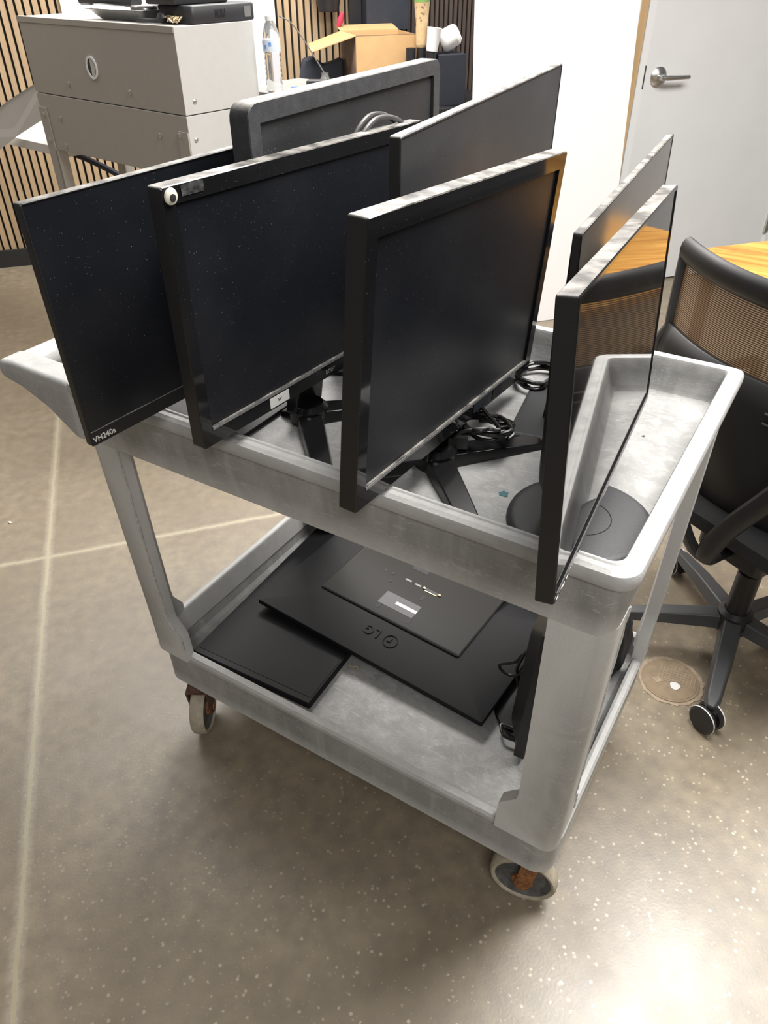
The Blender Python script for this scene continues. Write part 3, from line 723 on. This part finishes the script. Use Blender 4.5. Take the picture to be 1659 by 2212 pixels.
# ------------------------------------------------------------------ floor cover
t = thing('floor_outlet_cover', 'brown oval outlet cover set in the concrete floor right of the cart', 'floor cover', (1.042, .822, 0))
bm = BM(); ps = [(1.042 + (.084 + random.uniform(-.004, .004)) * math.cos(a / 40 * 2 * math.pi), .822 + (.084 + random.uniform(-.004, .004)) * math.sin(a / 40 * 2 * math.pi), .0) for a in range(40)]
prism(bm, ps, (0, 0, .0015)); link('grout_ring', bm, 'patch_rim', t)
bm = BM(); lathe(bm, [(.074, 0), (.074, .0035), (.068, .0032), (.067, .004), (.001, .004)], (1.042, .822, 0), seg=48); cv = link('cover', bm, 'patch', t, smooth=True)
bm = BM()
for i in range(-5, 6):
    for s in (-1, 1):
        c = V((1.055, .84, .0042)); d = V((math.cos(R(48.8 + 45 * s)), math.sin(R(48.8 + 45 * s)), 0)); q = V((-d.y, d.x, 0)) * i * .009
        box(bm, c + q, (.075 - abs(i) * .006, .0016, .0008), rot=math.atan2(d.y, d.x))
sub_under(link('tread_pattern', bm, 'patch_rim', t), cv)
bm = BM(); ps = [(1.058 + .013 * (1 + .12 * math.sin(3 * a)) * math.cos(a), .806 + .013 * math.sin(a), .0045) for a in [k * math.pi / 10 for k in range(20)]]; prism(bm, ps, (0, 0, .0006))
link('white_sticker', bm, 'label', t)['label'] = 'small white round sticker'
bm = BM(); box(bm, (1.012, .805, .0042), (.018, .018, .0012), rot=R(48)); sub_under(link('latch', bm, 'patch_rim', t), cv)
bm = BM(); bmesh.ops.create_icosphere(bm, subdivisions=2, radius=.006, matrix=Matrix.Translation((-1.07, .354, .003)) @ Matrix.Diagonal((1.3, .8, .5, 1)))
tag(link('crumb', bm, 'crumb', smooth=True), 'small white crumb on the floor at the far left', 'crumb')

# ------------------------------------------------------------------ wooden table and chair on the right
t = thing('wooden_table', 'golden wood topped table behind the black mesh chair', 'table', tuple(V((.605, 2.0, 0)) + E1 * .9 - E2 * .42))
o = V((.605, 2.0, 0))
bm = BM(); prism(bm, [o + UP * .715, o + UP * .715 - E2 * .85, o + UP * .715 - E2 * .85 + E1 * 1.8, o + UP * .715 + E1 * 1.8], (0, 0, .028)); link('tabletop', bm, 'wood', t, bevel=.004)
for a, b in ((.08, .08), (1.72, .08), (.08, .77), (1.72, .77)):
    bm = BM(); q = o + E1 * a - E2 * b; loops(bm, [[q + V((.02 * i, .02 * j, z)) for i, j in ((1, 1), (-1, 1), (-1, -1), (1, -1))] for z in (0, .715)]); link('leg', bm, 'dark', t)

hubp = V((1.135, 1.03, 0)); ph = R(62); F = V((math.cos(ph), math.sin(ph), 0)); Rt = V((F.y, -F.x, 0))
def ch(r, f, z): return hubp + Rt * r + F * f + UP * z
chair = thing('office_chair', 'black mesh back office chair between the cart and the wooden table', 'chair', tuple(hubp))
def backpt(s, t, d=0.):   # s -1..1 across, t 0..1 up the back
    hw = .30 + (.02 if t < .6 else 0)
    z = .50 + .525 * t; f = -.185 + .045 * (1 - t) + .085 * s * s - .015 * math.sin(t * math.pi) - d
    return ch(s * hw - .052, f + .01, z)
bm = BM(); ls = [backpt(-1 + i / 10, .985) for i in range(21)]
tube(bm, ls, .022, 12, flat=(.75, 1.25)); link('top_rail', bm, 'chair', chair, smooth=True)
for s in (-1, 1):
    bm = BM(); tube(bm, [backpt(s, .985 - .07 * i) for i in range(14)], .014, 10); link('side_frame', bm, 'chair_grey', chair, smooth=True)
bm = BM(); uvl = bm.loops.layers.uv.new('UVMap'); g = [[bm.verts.new(backpt(-1 + i / 10, .60 + .375 * j / 12)) for i in range(21)] for j in range(13)]
for j in range(12):
    for i in range(20):
        f = bm.faces.new((g[j][i], g[j][i + 1], g[j + 1][i + 1], g[j + 1][i]))
        for lp, (a, b) in zip(f.loops, ((i, j), (i + 1, j), (i + 1, j + 1), (i, j + 1))): lp[uvl].uv = (a / 20, b / 12)
link('mesh_back', bm, 'chair_mesh', chair, smooth=True)
bm = BM()
g = [[backpt(-.97 + 1.94 * i / 20, .82 * j / 6 - .16, .004) for i in range(21)] for j in range(7)]
rows = [[bm.verts.new(p) for p in r] for r in g]
for j in range(6):
    for i in range(20): bm.faces.new((rows[j][i], rows[j][i + 1], rows[j + 1][i + 1], rows[j + 1][i]))
lo = link('lower_back_shell', bm, 'chair', chair, smooth=True); sd = lo.modifiers.new('solid', 'SOLIDIFY'); sd.thickness = .014; sd.offset = 0
for i in range(-3, 4):
    for k in range(2):
        if i == 0: continue
        bm = BM()
        a, b = backpt(i * .22 - .05, .55 - .045 * k, .014), backpt(i * .22 + .05, .55 - .045 * k, .014)
        tube(bm, [a, b], .0028, 6); sub_under(link('vent_slot', bm, 'chair_grey', chair), lo)
bm = BM(); loops(bm, [[ch(x, y + .02, z) for x, y in rrect(-.33 + k, .26 - k, -.20 + k, .26 - k, .08)] for k, z in ((.03, .425), (.0, .44), (.0, .475), (.02, .492), (.05, .497))]); link('seat', bm, 'chair_fabric', chair, smooth=True)
bm = BM(); loops(bm, [[ch(x, y, z) for x, y in rrect(-.09, .09, -.14, .12, .02)] for z in (.37, .426)]); link('tilt_mechanism', bm, 'chair', chair, bevel=.005)
for s in (-1, 1):   # V-shaped back support
    bm = BM(); tube(bm, smooth_path([ch(-.01, -.10, .40), ch(-.01 + .01 * s, -.225, .415), ch(-.03 + s * .07, -.245, .53), ch(-.04 + s * .17, -.245, .70), ch(-.05 + s * .20, -.225, .78)], 6), .020, 10, flat=(1.2, .7))
    link('back_support', bm, 'chair', chair, smooth=True)
for s in (-1, 1):
    bm = BM(); tube(bm, smooth_path([ch(s * .20, .02, .43), ch(s * .28, .01, .46), ch(s * .295, -.02, .67), ch(s * .295, .22, .68), ch(s * .29, .18, .47), ch(s * .20, .13, .43)], 6), .014, 10, flat=(1.3, .8)); ar = link('armrest', bm, 'chair', chair, smooth=True)
bm = BM(); cyl(bm, ch(0, 0, .12), ch(0, 0, .27), .030); cyl(bm, ch(0, 0, .27), ch(0, 0, .275), .030, .02); link('column_cover', bm, 'chair', chair, smooth=True)
bm = BM(); cyl(bm, ch(0, 0, .26), ch(0, 0, .385), .014); link('gas_lift', bm, 'chrome', chair, smooth=True)
bm = BM(); lathe(bm, [(.045, .075), (.05, .10), (.045, .13), (.032, .14), (.001, .14)], hubp, seg=24); link('base_hub', bm, 'chair', chair, smooth=True)
cp = V((1.152, .715, 0)); a0 = math.atan2(cp.y - hubp.y, cp.x - hubp.x); rad = (cp - hubp).length
for k in range(5):
    a = a0 + 2 * math.pi * k / 5; d = V((math.cos(a), math.sin(a), 0)); s = V((-d.y, d.x, 0))
    bm = BM()
    sec = lambda t, w, z0, z1: [hubp + d * t - s * w + UP * z0, hubp + d * t + s * w + UP * z0, hubp + d * t + s * w * .7 + UP * z1, hubp + d * t - s * w * .7 + UP * z1]
    loops(bm, [sec(.03, .030, .085, .125), sec(rad * .55, .026, .078, .112), sec(rad - .025, .021, .066, .092), sec(rad + .005, .012, .064, .084)])
    link('base_leg', bm, 'chair_grey', chair, bevel=.005)
    cs = 1.25; c = hubp + d * rad + UP * .0305 * cs; ax = V((-.5, -.86, 0)) if k == 0 else s
    bm = BM()
    for q in (-1, 1): lathe(bm, [(.002, -.009), (.026 * cs, -.009), (.030 * cs, -.005), (.030 * cs, .005), (.026 * cs, .009), (.002, .009)], c + ax * .0155 * q, ax, 28)
    w = link('caster_wheel', bm, 'dark', chair, smooth=True)
    bm = BM()
    for q in (-1, 1): lathe(bm, [(.0296 * cs, -.002), (.0304 * cs, -.0015), (.0304 * cs, .0015), (.0296 * cs, .002)], c + ax * (.0155 * q + .003 * q), ax, 28, caps=False)
    sub_under(link('wheel_band', bm, 'label', chair, smooth=True), w)
    bm = BM(); cyl(bm, c + UP * .0, c + UP * .045, .010); box(bm, c + UP * .018, (.012, .04, .03), rot=math.atan2(ax.y, ax.x)); link('caster_stem', bm, 'chair', chair)

# ------------------------------------------------------------------ grey cabinet and what stands on it
ca = R(172.5); U = V((math.cos(ca), math.sin(ca), 0)); Vd = V((math.cos(R(82.25)), math.sin(R(82.25)), 0)); P0 = V((-.987, 1.387, 0))
def cb(u, v, z): return P0 + U * u + Vd * v + UP * z
WC, DC, ZT, ZM, ZB = .955, .345, 1.372, 1.113, .905
cab = thing('storage_cabinet', 'grey enamelled two-tier cabinet on legs with a round cable hole', 'cabinet', tuple(cb(.48, .17, 0)))
def cbox(bm, u0, u1, v0, v1, z0, z1, mi=0): loops(bm, [[cb(u0, v0, z), cb(u1, v0, z), cb(u1, v1, z), cb(u0, v1, z)] for z in (z0, z1)], mi=mi)
def lit_shaded_tones(bm, hole=None):
    for f in bm.faces:
        pass
def body(name, z0, z1, hole=None):
    bm = BM(); cbox(bm, 0, WC, 0, DC, z0, z1)
    bm.normal_update(); bmesh.ops.recalc_face_normals(bm, faces=bm.faces)
    for f in bm.faces: f.material_index = 1 if f.normal.dot(-U) > .7 or f.normal.z > .7 else 0  # light on side and top is painted as a paler tone
    return link(name, bm, ['cab_shaded', 'cab_lit'], cab, bevel=.002)
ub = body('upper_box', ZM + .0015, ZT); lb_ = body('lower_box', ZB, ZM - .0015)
bm = BM(); loops(bm, [[cb(u, v, z) for u, v in ((.002, -.002), (WC + .006, -.002), (WC + .006, .028), (.002, .028))] for z in (ZT - .018, ZT + .0012)]); sub_under(link('front_rail', bm, 'cab_shaded', cab, bevel=.001), ub)
bm = BM(); hc = cb(.511, 0, 1.227)
ps_o = lambda r, d: [hc + U * r * math.cos(k * math.pi / 16) + UP * r * 1.12 * math.sin(k * math.pi / 16) - Vd * d for k in range(32)]
loops(bm, [ps_o(.034, .0), ps_o(.034, .004), ps_o(.027, .004), ps_o(.0265, .0002)], False, False); g_ = link('cable_grommet', bm, 'label', cab, smooth=True)
bm = BM(); loops(bm, [ps_o(.027, .0006), ps_o(.027, .0012)]); sub_under(link('grommet_hole', bm, 'gap', cab), g_)
bm = BM(); prism(bm, [hc + U * .020 * math.cos(a) + UP * .029 * math.sin(a) - Vd * .0013 for a in [R(70 + 11 * k) for k in range(21)]], -Vd * .0004); sub_under(link('grommet_inside', bm, 'cab_lit', cab), g_)
for u, z in ((.694, 1.161), (.301, 1.162), (.812, 1.031), (.166, 1.036), (.819, .929), (.045, 1.05), (.045, .96), (.925, 1.035), (.925, .94)):
    bm = BM(); lathe(bm, [(.0085, 0), (.0085, .002), (.005, .005), (.0005, .006)], cb(u, -.0005 if u not in (.045, .925) else -.006, z), -Vd, 14); link('rivet', bm, 'nickel', cab, smooth=True)
for v, z in ((.045, 1.154), (.028, 1.036)):
    bm = BM(); lathe(bm, [(.0085, 0), (.0085, .002), (.005, .005), (.0005, .006)], cb(-.0005, v, z), -U, 14); link('rivet', bm, 'nickel', cab, smooth=True)
for u0, v0 in ((WC - .055, -.006), (.0, -.006), (WC - .055, DC - .04), (0, DC - .04)):
    bm = BM(); zt = 1.062 if v0 < 0 else ZB
    loops(bm, [[cb(u0, v0, z), cb(u0 + .055, v0, z), cb(u0 + .055, v0 + .005, z), cb(u0, v0 + .005, z)] for z in (0, zt)])
    loops(bm, [[cb(u0, v0, z), cb(u0 + .005, v0, z), cb(u0 + .005, v0 + .05, z), cb(u0, v0 + .05, z)] for z in (0, ZB - .001)])
    link('leg', bm, 'cab_shaded', cab)
bm = BM()   # sheet sloping down to the left of the cabinet
q = [cb(.962, .10, 1.175), cb(.962, .10, 1.045), cb(1.30, .04, .905), cb(1.72, .0, .72), cb(1.72, .0, .86), cb(1.30, .04, 1.045)]
prism(bm, q, Vd * .004); link('side_chute', bm, 'cab_white', cab)['label'] = 'off white sheet sloping down at the left side'
bm = BM(); cbox(bm, .96, 1.75, .06, .36, .855, .893); link('side_shelf', bm, 'cab_white', cab, bevel=.002)
bm = BM(); tube(bm, smooth_path([cb(1.5, .32, .80), cb(1.2, .34, .76), cb(.95, .36, .70), cb(.7, .37, .62)], 6), .014, 8); link('under_cable', bm, 'navy', cab, smooth=True)

zt = ZT + .0012
tr = thing('metal_tray', 'shallow brushed steel tray on top of the grey cabinet', 'tray', tuple(cb(.36, .12, zt)))
bm = BM()
def tring(k, z, r=.02): return [cb(u, v, z) for u, v in rrect(.24 + k, .56 - k, .055 + k, .235 - k, r)]
loops(bm, [tring(.03, zt), tring(.0, zt + .03), tring(-.008, zt + .031), tring(-.008, zt + .033), tring(.002, zt + .033), tring(.03, zt + .004)]); link('pan', bm, 'steel', tr, smooth=True, split=25)
for i, (u0, v0, u1, v1, rr) in enumerate(((.60, .07, .34, .11, .018), (.50, .12, .38, .16, .016))):
    bm = BM(); tube(bm, [cb(u0, v0, zt + .055), cb((u0 + u1) / 2, (v0 + v1) / 2, zt + .056), cb(u1, v1, zt + .052)], rr, 10, flat=(1, .8))
    tag(link('black_tube', bm, 'dark', smooth=True), ['long black tube sticking out left over the steel tray', 'short black tube lying inside the steel tray'][i], 'tube', 'black tubes on the steel tray')
bm = BM(); tube(bm, smooth_path([cb(.42, .12, zt + .072), cb(.44, .10, zt + .12), cb(.34, .12, zt + .15), cb(.22, .16, zt + .085), cb(.16, .15, zt + .06), cb(.24, .12, zt + .075), cb(.36, .1, zt + .10), cb(.46, .12, zt + .16)], 8), .0055, 8)
tag(link('looped_cable', bm, 'cable', smooth=True), 'black cable looped above the steel tray on the cabinet', 'cable')
bm = BM(); lathe(bm, [(.05, 0), (.05, .006), (.046, .012), (.001, .014)], cb(.27, .10, zt + .034), seg=28); tag(link('round_lid', bm, 'steel', smooth=True), 'round steel lid resting on the corner of the steel tray', 'lid')
bm = BM(); lathe(bm, [(.001, 0), (.016, .004), (.02, .016), (.014, .028), (.001, .032)], cb(.135, .065, zt), seg=16); tube(bm, [cb(.14, .06, zt + .008), cb(.2, .05, zt + .007), cb(.26, .05, zt + .006)], .006, 8)
tag(link('black_plug', bm, 'dark', smooth=True), 'small black plug with cord in front of the steel tray', 'plug')
bm = BM()
for k in range(7): tube(bm, [cb(.065 + .012 * math.cos(k * 2.1) + .03 * math.cos(a + k), .06 + .02 * math.sin(a * 1.3 + k), zt + .006 + .016 * abs(math.sin(a + k * .7))) for a in [i * .42 for i in range(15)]], .0028, 6)
tag(link('gold_chain', bm, 'gold', smooth=True), 'tangled pale gold chain on the cabinet front corner', 'chain')
def pcbox(label, u0, u1, v0, v1, z, h):
    t = thing('mini_computer', label, 'computer', tuple(cb((u0 + u1) / 2, (v0 + v1) / 2, z)), 'stacked black box computers')
    rg = lambda k, zz: [cb(u, v, zz) for u, v in rrect(u0 + k, u1 - k, v0 + k, v1 - k, .012)]
    bm = BM(); loops(bm, [rg(.004, z), rg(.0, z + .004), rg(0, z + h - .004), rg(.004, z + h)]); sh = link('case', bm, 'darkgrey', t, smooth=True, split=60)
    bm = BM()
    for i in range(8): box(bm, cb(u0 - .0005, v0 + .10 + .006 * i, z + h / 2), (.0016, .0022, h * .45), mtx=basis(U, Vd, UP))
    sub_under(link('vent', bm, 'dark', t), sh)
    bm = BM(); box(bm, cb(u0 - .0008, v1 - .035, z + h / 2), (.0018, .03, h * .6), mtx=basis(U, Vd, UP)); sub_under(link('front_panel', bm, 'grey_print', t), sh)
    return t
pcbox('lower of two black box computers stacked on the cabinet', .005, .185, .085, .365, zt, .052)
pcbox('upper of two black box computers stacked on the cabinet', .06, .22, .065, .30, zt + .0525, .05)
bm = BM(); box(bm, cb(.21, .20, zt + .012), (.06, .12, .022), mtx=basis(U, Vd, UP)); tag(link('grey_case', bm, 'grey_cable', bevel=.006), 'small light grey case beside the stacked black box computers', 'case')

# bench behind the cabinet with the bottle
bench = thing('side_bench', 'pale grey bench top just behind the right side of the cabinet', 'bench', (-.78, 2.0, 0))
zb = 1.149
bm = BM(); loops(bm, [[V((x, y, z)) for x, y in ((-1.12, 1.765), (-.82, 1.725), (-.72, 2.08), (-1.05, 2.12))] for z in (zb - .03, zb)]); link('bench_top', bm, 'grey_cable', bench, bevel=.002)
for x, y in ((-1.08, 1.80), (-.84, 1.765), (-.755, 2.05), (-1.02, 2.085)):
    bm = BM(); box(bm, (x, y, (zb - .03) / 2), (.03, .03, zb - .03)); link('leg', bm, 'cab_shaded', bench)
bt = thing('water_bottle', 'clear plastic water bottle with blue and white label on the bench', 'bottle', (-.885, 1.762, zb))
bc = (-.883, 1.752, zb); prof = [(.001, .002), (.026, .0), (.030, .006)]
for i in range(7): z = .014 + i * .016; prof += [(.0305, z), (.0275, z + .008)]
prof += [(.0305, .128), (.0305, .172), (.029, .185), (.020, .212), (.0125, .222), (.0125, .228), (.001, .228)]
bm = BM(); lathe(bm, prof, bc, seg=28); link('bottle_body', bm, 'pet', bt, smooth=True, split=70)
bm = BM(); lathe(bm, [(.0308, .130), (.0311, .132), (.0311, .166), (.0308, .168)], bc, seg=28); lbl = link('wrap_label', bm, 'lid', bt, smooth=True)
bm = BM()
for k, z in ((3.6, .150), (4.1, .156), (4.6, .146), (5.2, .154)):
    d = V((math.cos(k), math.sin(k), 0)); box(bm, V(bc) + d * .0312 + UP * z, (.001, .010, .012), rot=k)
sub_under(link('label_print', bm, 'blueprint', bt), lbl)
bm = BM(); lathe(bm, [(.0145, .222), (.015, .224), (.015, .236), (.013, .238), (.001, .238)], bc, seg=20); link('cap', bm, 'label', bt, smooth=True)
bm = BM(); tube(bm, [(-.835, 1.80, zb + .007), (-.775, 1.84, zb + .007)], .007, 8, flat=(1.3, .8)); tag(link('highlighter_pen', bm, 'lime', smooth=True), 'yellow green highlighter lying beside the water bottle', 'pen')
bm = BM(); tube(bm, [(-.875, 1.84, zb + .006), (-.82, 1.90, zb + .006)], .0055, 8); tag(link('marker_pen', bm, 'bluepl', smooth=True), 'blue marker lying behind the water bottle', 'pen')
bm = BM(); box(bm, (-.85, 1.99, zb + .009), (.10, .05, .018), rot=.4); tag(link('pen_case', bm, 'darkgrey', bevel=.004), 'dark flat pen case on the bench behind the highlighter', 'case')
bm = BM(); tube(bm, smooth_path([tuple(V(bc) + V((.02, .03, .235))), (-.85, 1.85, zb + .20), (-.81, 1.93, zb + .08), (-.79, 1.98, zb + .004)], 8), .0022, 6)
tag(link('thin_cord', bm, 'grey_cable', smooth=True), 'thin grey cord hanging down past the water bottle', 'cord')

# ------------------------------------------------------------------ black table in the back corner and its clutter
tb = thing('black_table', 'black counter in the back corner carrying box and cups', 'table', tuple(room(1.62, 3.42, 0)))
bm = BM(); box(bm, room(1.45, 3.42, .84), (1.7, .66, .04), mtx=RB); link('tabletop', bm, 'dark', tb, bevel=.004)
for a, b in ((.66, 3.15), (2.26, 3.15), (.66, 3.70), (2.26, 3.70)):
    bm = BM(); box(bm, room(a, b, .41), (.05, .05, .82), mtx=RB); link('leg', bm, 'dark', tb)
zk = .86
bx = thing('cardboard_box', 'open kraft cardboard box with one flap folded out, on the black counter', 'box', tuple(room(1.62, 3.45, zk)))
BR_ = basis(E1, E2, UP)
e0, e1_, f0, f1, zt2 = 1.455, 1.80, 3.30, 3.62, 1.198
bm = BM(); box(bm, room((e0 + e1_) / 2, f0, (zk + zt2) / 2), (e1_ - e0, .006, zt2 - zk), mtx=RB); link('front_side', bm, 'card', bx)
bm = BM(); box(bm, room(e0, (f0 + f1) / 2, (zk + zt2) / 2), (.006, f1 - f0, zt2 - zk), mtx=RB); link('left_side', bm, 'card_dark', bx)['label'] = 'darker mottled left side of the box'
bm = BM(); box(bm, room((e0 + e1_) / 2, f1, (zk + zt2) / 2), (e1_ - e0, .006, zt2 - zk), mtx=RB); box(bm, room(e1_, (f0 + f1) / 2, (zk + zt2) / 2), (.006, f1 - f0, zt2 - zk), mtx=RB)
box(bm, room((e0 + e1_) / 2, (f0 + f1) / 2, zk + .005), (e1_ - e0, f1 - f0, .008), mtx=RB); link('back_sides', bm, 'card', bx)
bm = BM(); prism(bm, [room(e0, f0 - .002, zt2), room(e0, f1, zt2), room(e0 - .19, f1 - .0, zt2 - .055), room(e0 - .25, f0 + .02, zt2 - .07)], UP * .005); link('flap', bm, 'card', bx)
bm = BM(); prism(bm, [room(e0, f1, zt2), room(e1_, f1, zt2), room(e1_, f1 + .12, zt2 + .02), room(e0, f1 + .12, zt2 + .02)], UP * .005); link('flap', bm, 'card', bx)
bm = BM(); prism(bm, [room(e0, f0 - .003, zt2 + .001), room(e1_, f0 - .003, zt2 + .001), room(e1_, f0 + .016, zt2 - .02), room(e0, f0 + .016, zt2 - .02)], UP * .003); link('flap', bm, 'card_dark', bx)
# cup organiser
og = thing('cup_organiser', 'tall dark navy organiser holding paper cups in the back corner', 'organiser', tuple(room(1.94, 3.25, zk)))
bm = BM(); box(bm, room(1.965, 3.25, (zk + 1.11) / 2), (.165, .18, 1.11 - zk), mtx=RB); link('case', bm, 'navy', og, bevel=.004)
bm = BM()
for x, y, zz in ((1.752, 3.25, 1.14), (1.812, 3.25, 1.14), (1.85, 3.185, 1.123)): lathe(bm, [(.027, 0), (.027, zz - zk), (.001, zz - zk)], room(x, y, zk), seg=20)
link('sleeve', bm, 'dark', og, smooth=True)
ck = thing('paper_cup_stack', 'tall stack of patterned kraft paper cups standing in the organiser', 'cups', tuple(room(1.812, 3.25, 1.142)), )
bm = BM(); c0 = room(1.812, 3.25, 1.142); prof = [(.028, 0)]
for i in range(7): prof += [(.030 + i * .0003, .008 + i * .0125), (.0325, .014 + i * .0125)]
prof += [(.031, .10), (.042, .205), (.043, .21), (.001, .21)]
lathe(bm, prof, c0, seg=28); link('cups', bm, 'kraft', ck, smooth=True, split=60)
bm = BM(); lathe(bm, [(.0425, .205), (.043, .21), (.044, .25), (.001, .25)], c0, seg=24); link('top_cup', bm, 'green', ck, smooth=True)
bm = BM()
for i in range(14):
    a = R(190 + random.uniform(-10, 130)); z = random.uniform(.12, .2); rr = .031 + (z - .1) * .105 + .0008; d = V((math.cos(a), math.sin(a), 0)); lathe(bm, [(random.uniform(.003, .006), 0), (.003, .0008), (.0003, .001)], c0 + d * rr + UP * z, d, 8)
link('dot_print', bm, 'card_dark', ck)
bm = BM(); ax = (UP + E1 * .12).normalized(); c0 = room(1.85, 3.185, 1.125)
lathe(bm, [(.026, 0), (.030, .002), (.031, .01), (.039, .105), (.041, .11), (.037, .111), (.034, .10), (.001, .09)], c0, ax, 28); tag(link('paper_cup', bm, 'paper', smooth=True), 'white paper cup leaning upright in the organiser beside the kraft cups', 'cup')
bm = BM(); ax = (E1 * .75 + UP * .45 - E2 * .35).normalized(); c0 = room(1.885, 3.36, 1.135)
lathe(bm, [(.001, 0), (.052, .0), (.056, .006), (.056, .03), (.052, .09), (.036, .105), (.033, .098), (.001, .09)], room(1.935, 3.26, 1.157), ax, 32); tag(link('paper_bowl_stack', bm, 'paper', smooth=True), 'white paper bowls lying tilted on top of the organiser', 'bowls')
# bag, jar, dark appliance, hanging bucket
bm = BM(); pb = room(1.30, 3.52, zk)
prism(bm, [room(1.18, 3.50, zk), room(1.44, 3.50, zk), room(1.44, 3.52, 1.08), room(1.38, 3.53, 1.06), room(1.33, 3.53, 1.05), room(1.27, 3.53, 1.09), room(1.215, 3.52, 1.08), room(1.19, 3.5, 1.0)], E2 * .08); tag(link('dark_pouch', bm, 'navy', bevel=.012), 'dark open pouch standing left of the cardboard box', 'bag')
bm = BM(); lathe(bm, [(.035, 0), (.036, .12), (.02, .15), (.02, .165), (.001, .165)], room(1.30, 3.40, zk), seg=20); tag(link('small_jar', bm, 'grey_cable', smooth=True), 'small grey jar in front of the dark pouch', 'jar')
bm = BM(); box(bm, room(1.44, 3.20, zk + .065), (.11, .09, .13), mtx=RB); tag(link('small_black_case', bm, 'dark', bevel=.01), 'small black case in front of the cardboard box corner', 'case')
bm = BM(); box(bm, room(1.775, 3.80, 1.53), (.26, .12, .68), mtx=RB); tag(link('wall_cabinet', bm, 'navy', bevel=.003), 'dark navy wall cabinet above the cardboard box', 'cabinet')
bm = BM(); box(bm, room(1.605, 3.85, 1.45), (.075, .03, .60), mtx=RB); tag(link('wall_panel', bm, 'dark', bevel=.003), 'narrow black wall panel left of the navy wall cabinet', 'panel')
bk = thing('hanging_bucket', 'black bucket hanging on the slat wall over the cardboard box', 'bucket', tuple(room(1.43, 3.785, 1.285)))
bm = BM(); lathe(bm, [(.05, 0), (.058, .004), (.092, .17), (.096, .172), (.094, .18), (.088, .18), (.06, .01)], room(1.43, 3.785, 1.285), seg=28); link('pail', bm, 'dark', bk, smooth=True)
bm = BM(); tube(bm, smooth_path([room(1.34, 3.785, 1.46), room(1.385, 3.785, 1.55), room(1.43, 3.785, 1.58), room(1.475, 3.785, 1.55), room(1.52, 3.785, 1.46)], 6), .004, 8); link('handle', bm, 'dark', bk, smooth=True)
bm = BM(); tube(bm, [room(1.49, 3.70, 1.285), room(1.475, 3.70, 1.245), room(1.46, 3.70, 1.215)], [.012, .018, .010], 10); tag(link('red_tag', bm, 'red', smooth=True), 'red plastic tag hanging under the black bucket', 'tag')
bm = BM(); box(bm, room(1.60, 3.76, 1.19), (.045, .004, .045), mtx=RB); tag(link('blue_card', bm, 'blue'), 'small pale blue card at the foot of the wall panel', 'card')

# ------------------------------------------------------------------ light
def area(name, loc, size, power, col=(1, .97, .93), rot=(0, 0, 0), sy=None):
    l = bpy.data.lights.new(name, 'AREA'); l.energy = power; l.color = col; l.shape = 'RECTANGLE'; l.size = size; l.size_y = sy or size
    o = bpy.data.objects.new(name, l); C.objects.link(o); o.location = loc; o.rotation_euler = rot; return o
area('ceiling_light_key', (1.36, 1.30, 2.85), 2.0, 170, rot=(0, 0, R(48.8)), sy=1.2)
area('ceiling_light_back', tuple(room(1.2, 2.4, 2.85)), 1.2, 105, rot=(0, 0, R(48.8)), sy=.6)
area('ceiling_light_left', (-2.3, 1.7, 2.85), 2.4, 62, rot=(0, 0, R(48.8)), sy=1.8)
area('ceiling_light_front', (2.0, -1.6, 2.85), 1.2, 44, rot=(0, 0, R(48.8)), sy=.6)
w = bpy.data.worlds.new('room_ambience'); bpy.context.scene.world = w; w.use_nodes = True
bg = w.node_tree.nodes['Background']; bg.inputs[0].default_value = (1, .97, .93, 1); bg.inputs[1].default_value = .17

# ------------------------------------------------------------------ camera
yaw, pitch, roll = 2.1274, -.6411, -.0091
f = V((math.cos(pitch) * math.cos(yaw), math.cos(pitch) * math.sin(yaw), math.sin(pitch)))
r = V((math.sin(yaw), -math.cos(yaw), 0)); u = r.cross(f)
r2 = r * math.cos(roll) + u * math.sin(roll); u2 = -r * math.sin(roll) + u * math.cos(roll)
cd = bpy.data.cameras.new('camera'); co = bpy.data.objects.new('camera', cd); C.objects.link(co)
co.matrix_world = Matrix.Translation(cam) @ basis(r2, u2, -f).to_4x4()
cd.sensor_fit = 'VERTICAL'; cd.sensor_height = 36; cd.lens = 1621.4 / 2212 * 36; cd.clip_start = .02
bpy.context.scene.camera = co
vs = bpy.context.scene.view_settings
vs.view_transform = 'Standard'; vs.look = 'None'; vs.exposure = 0.0
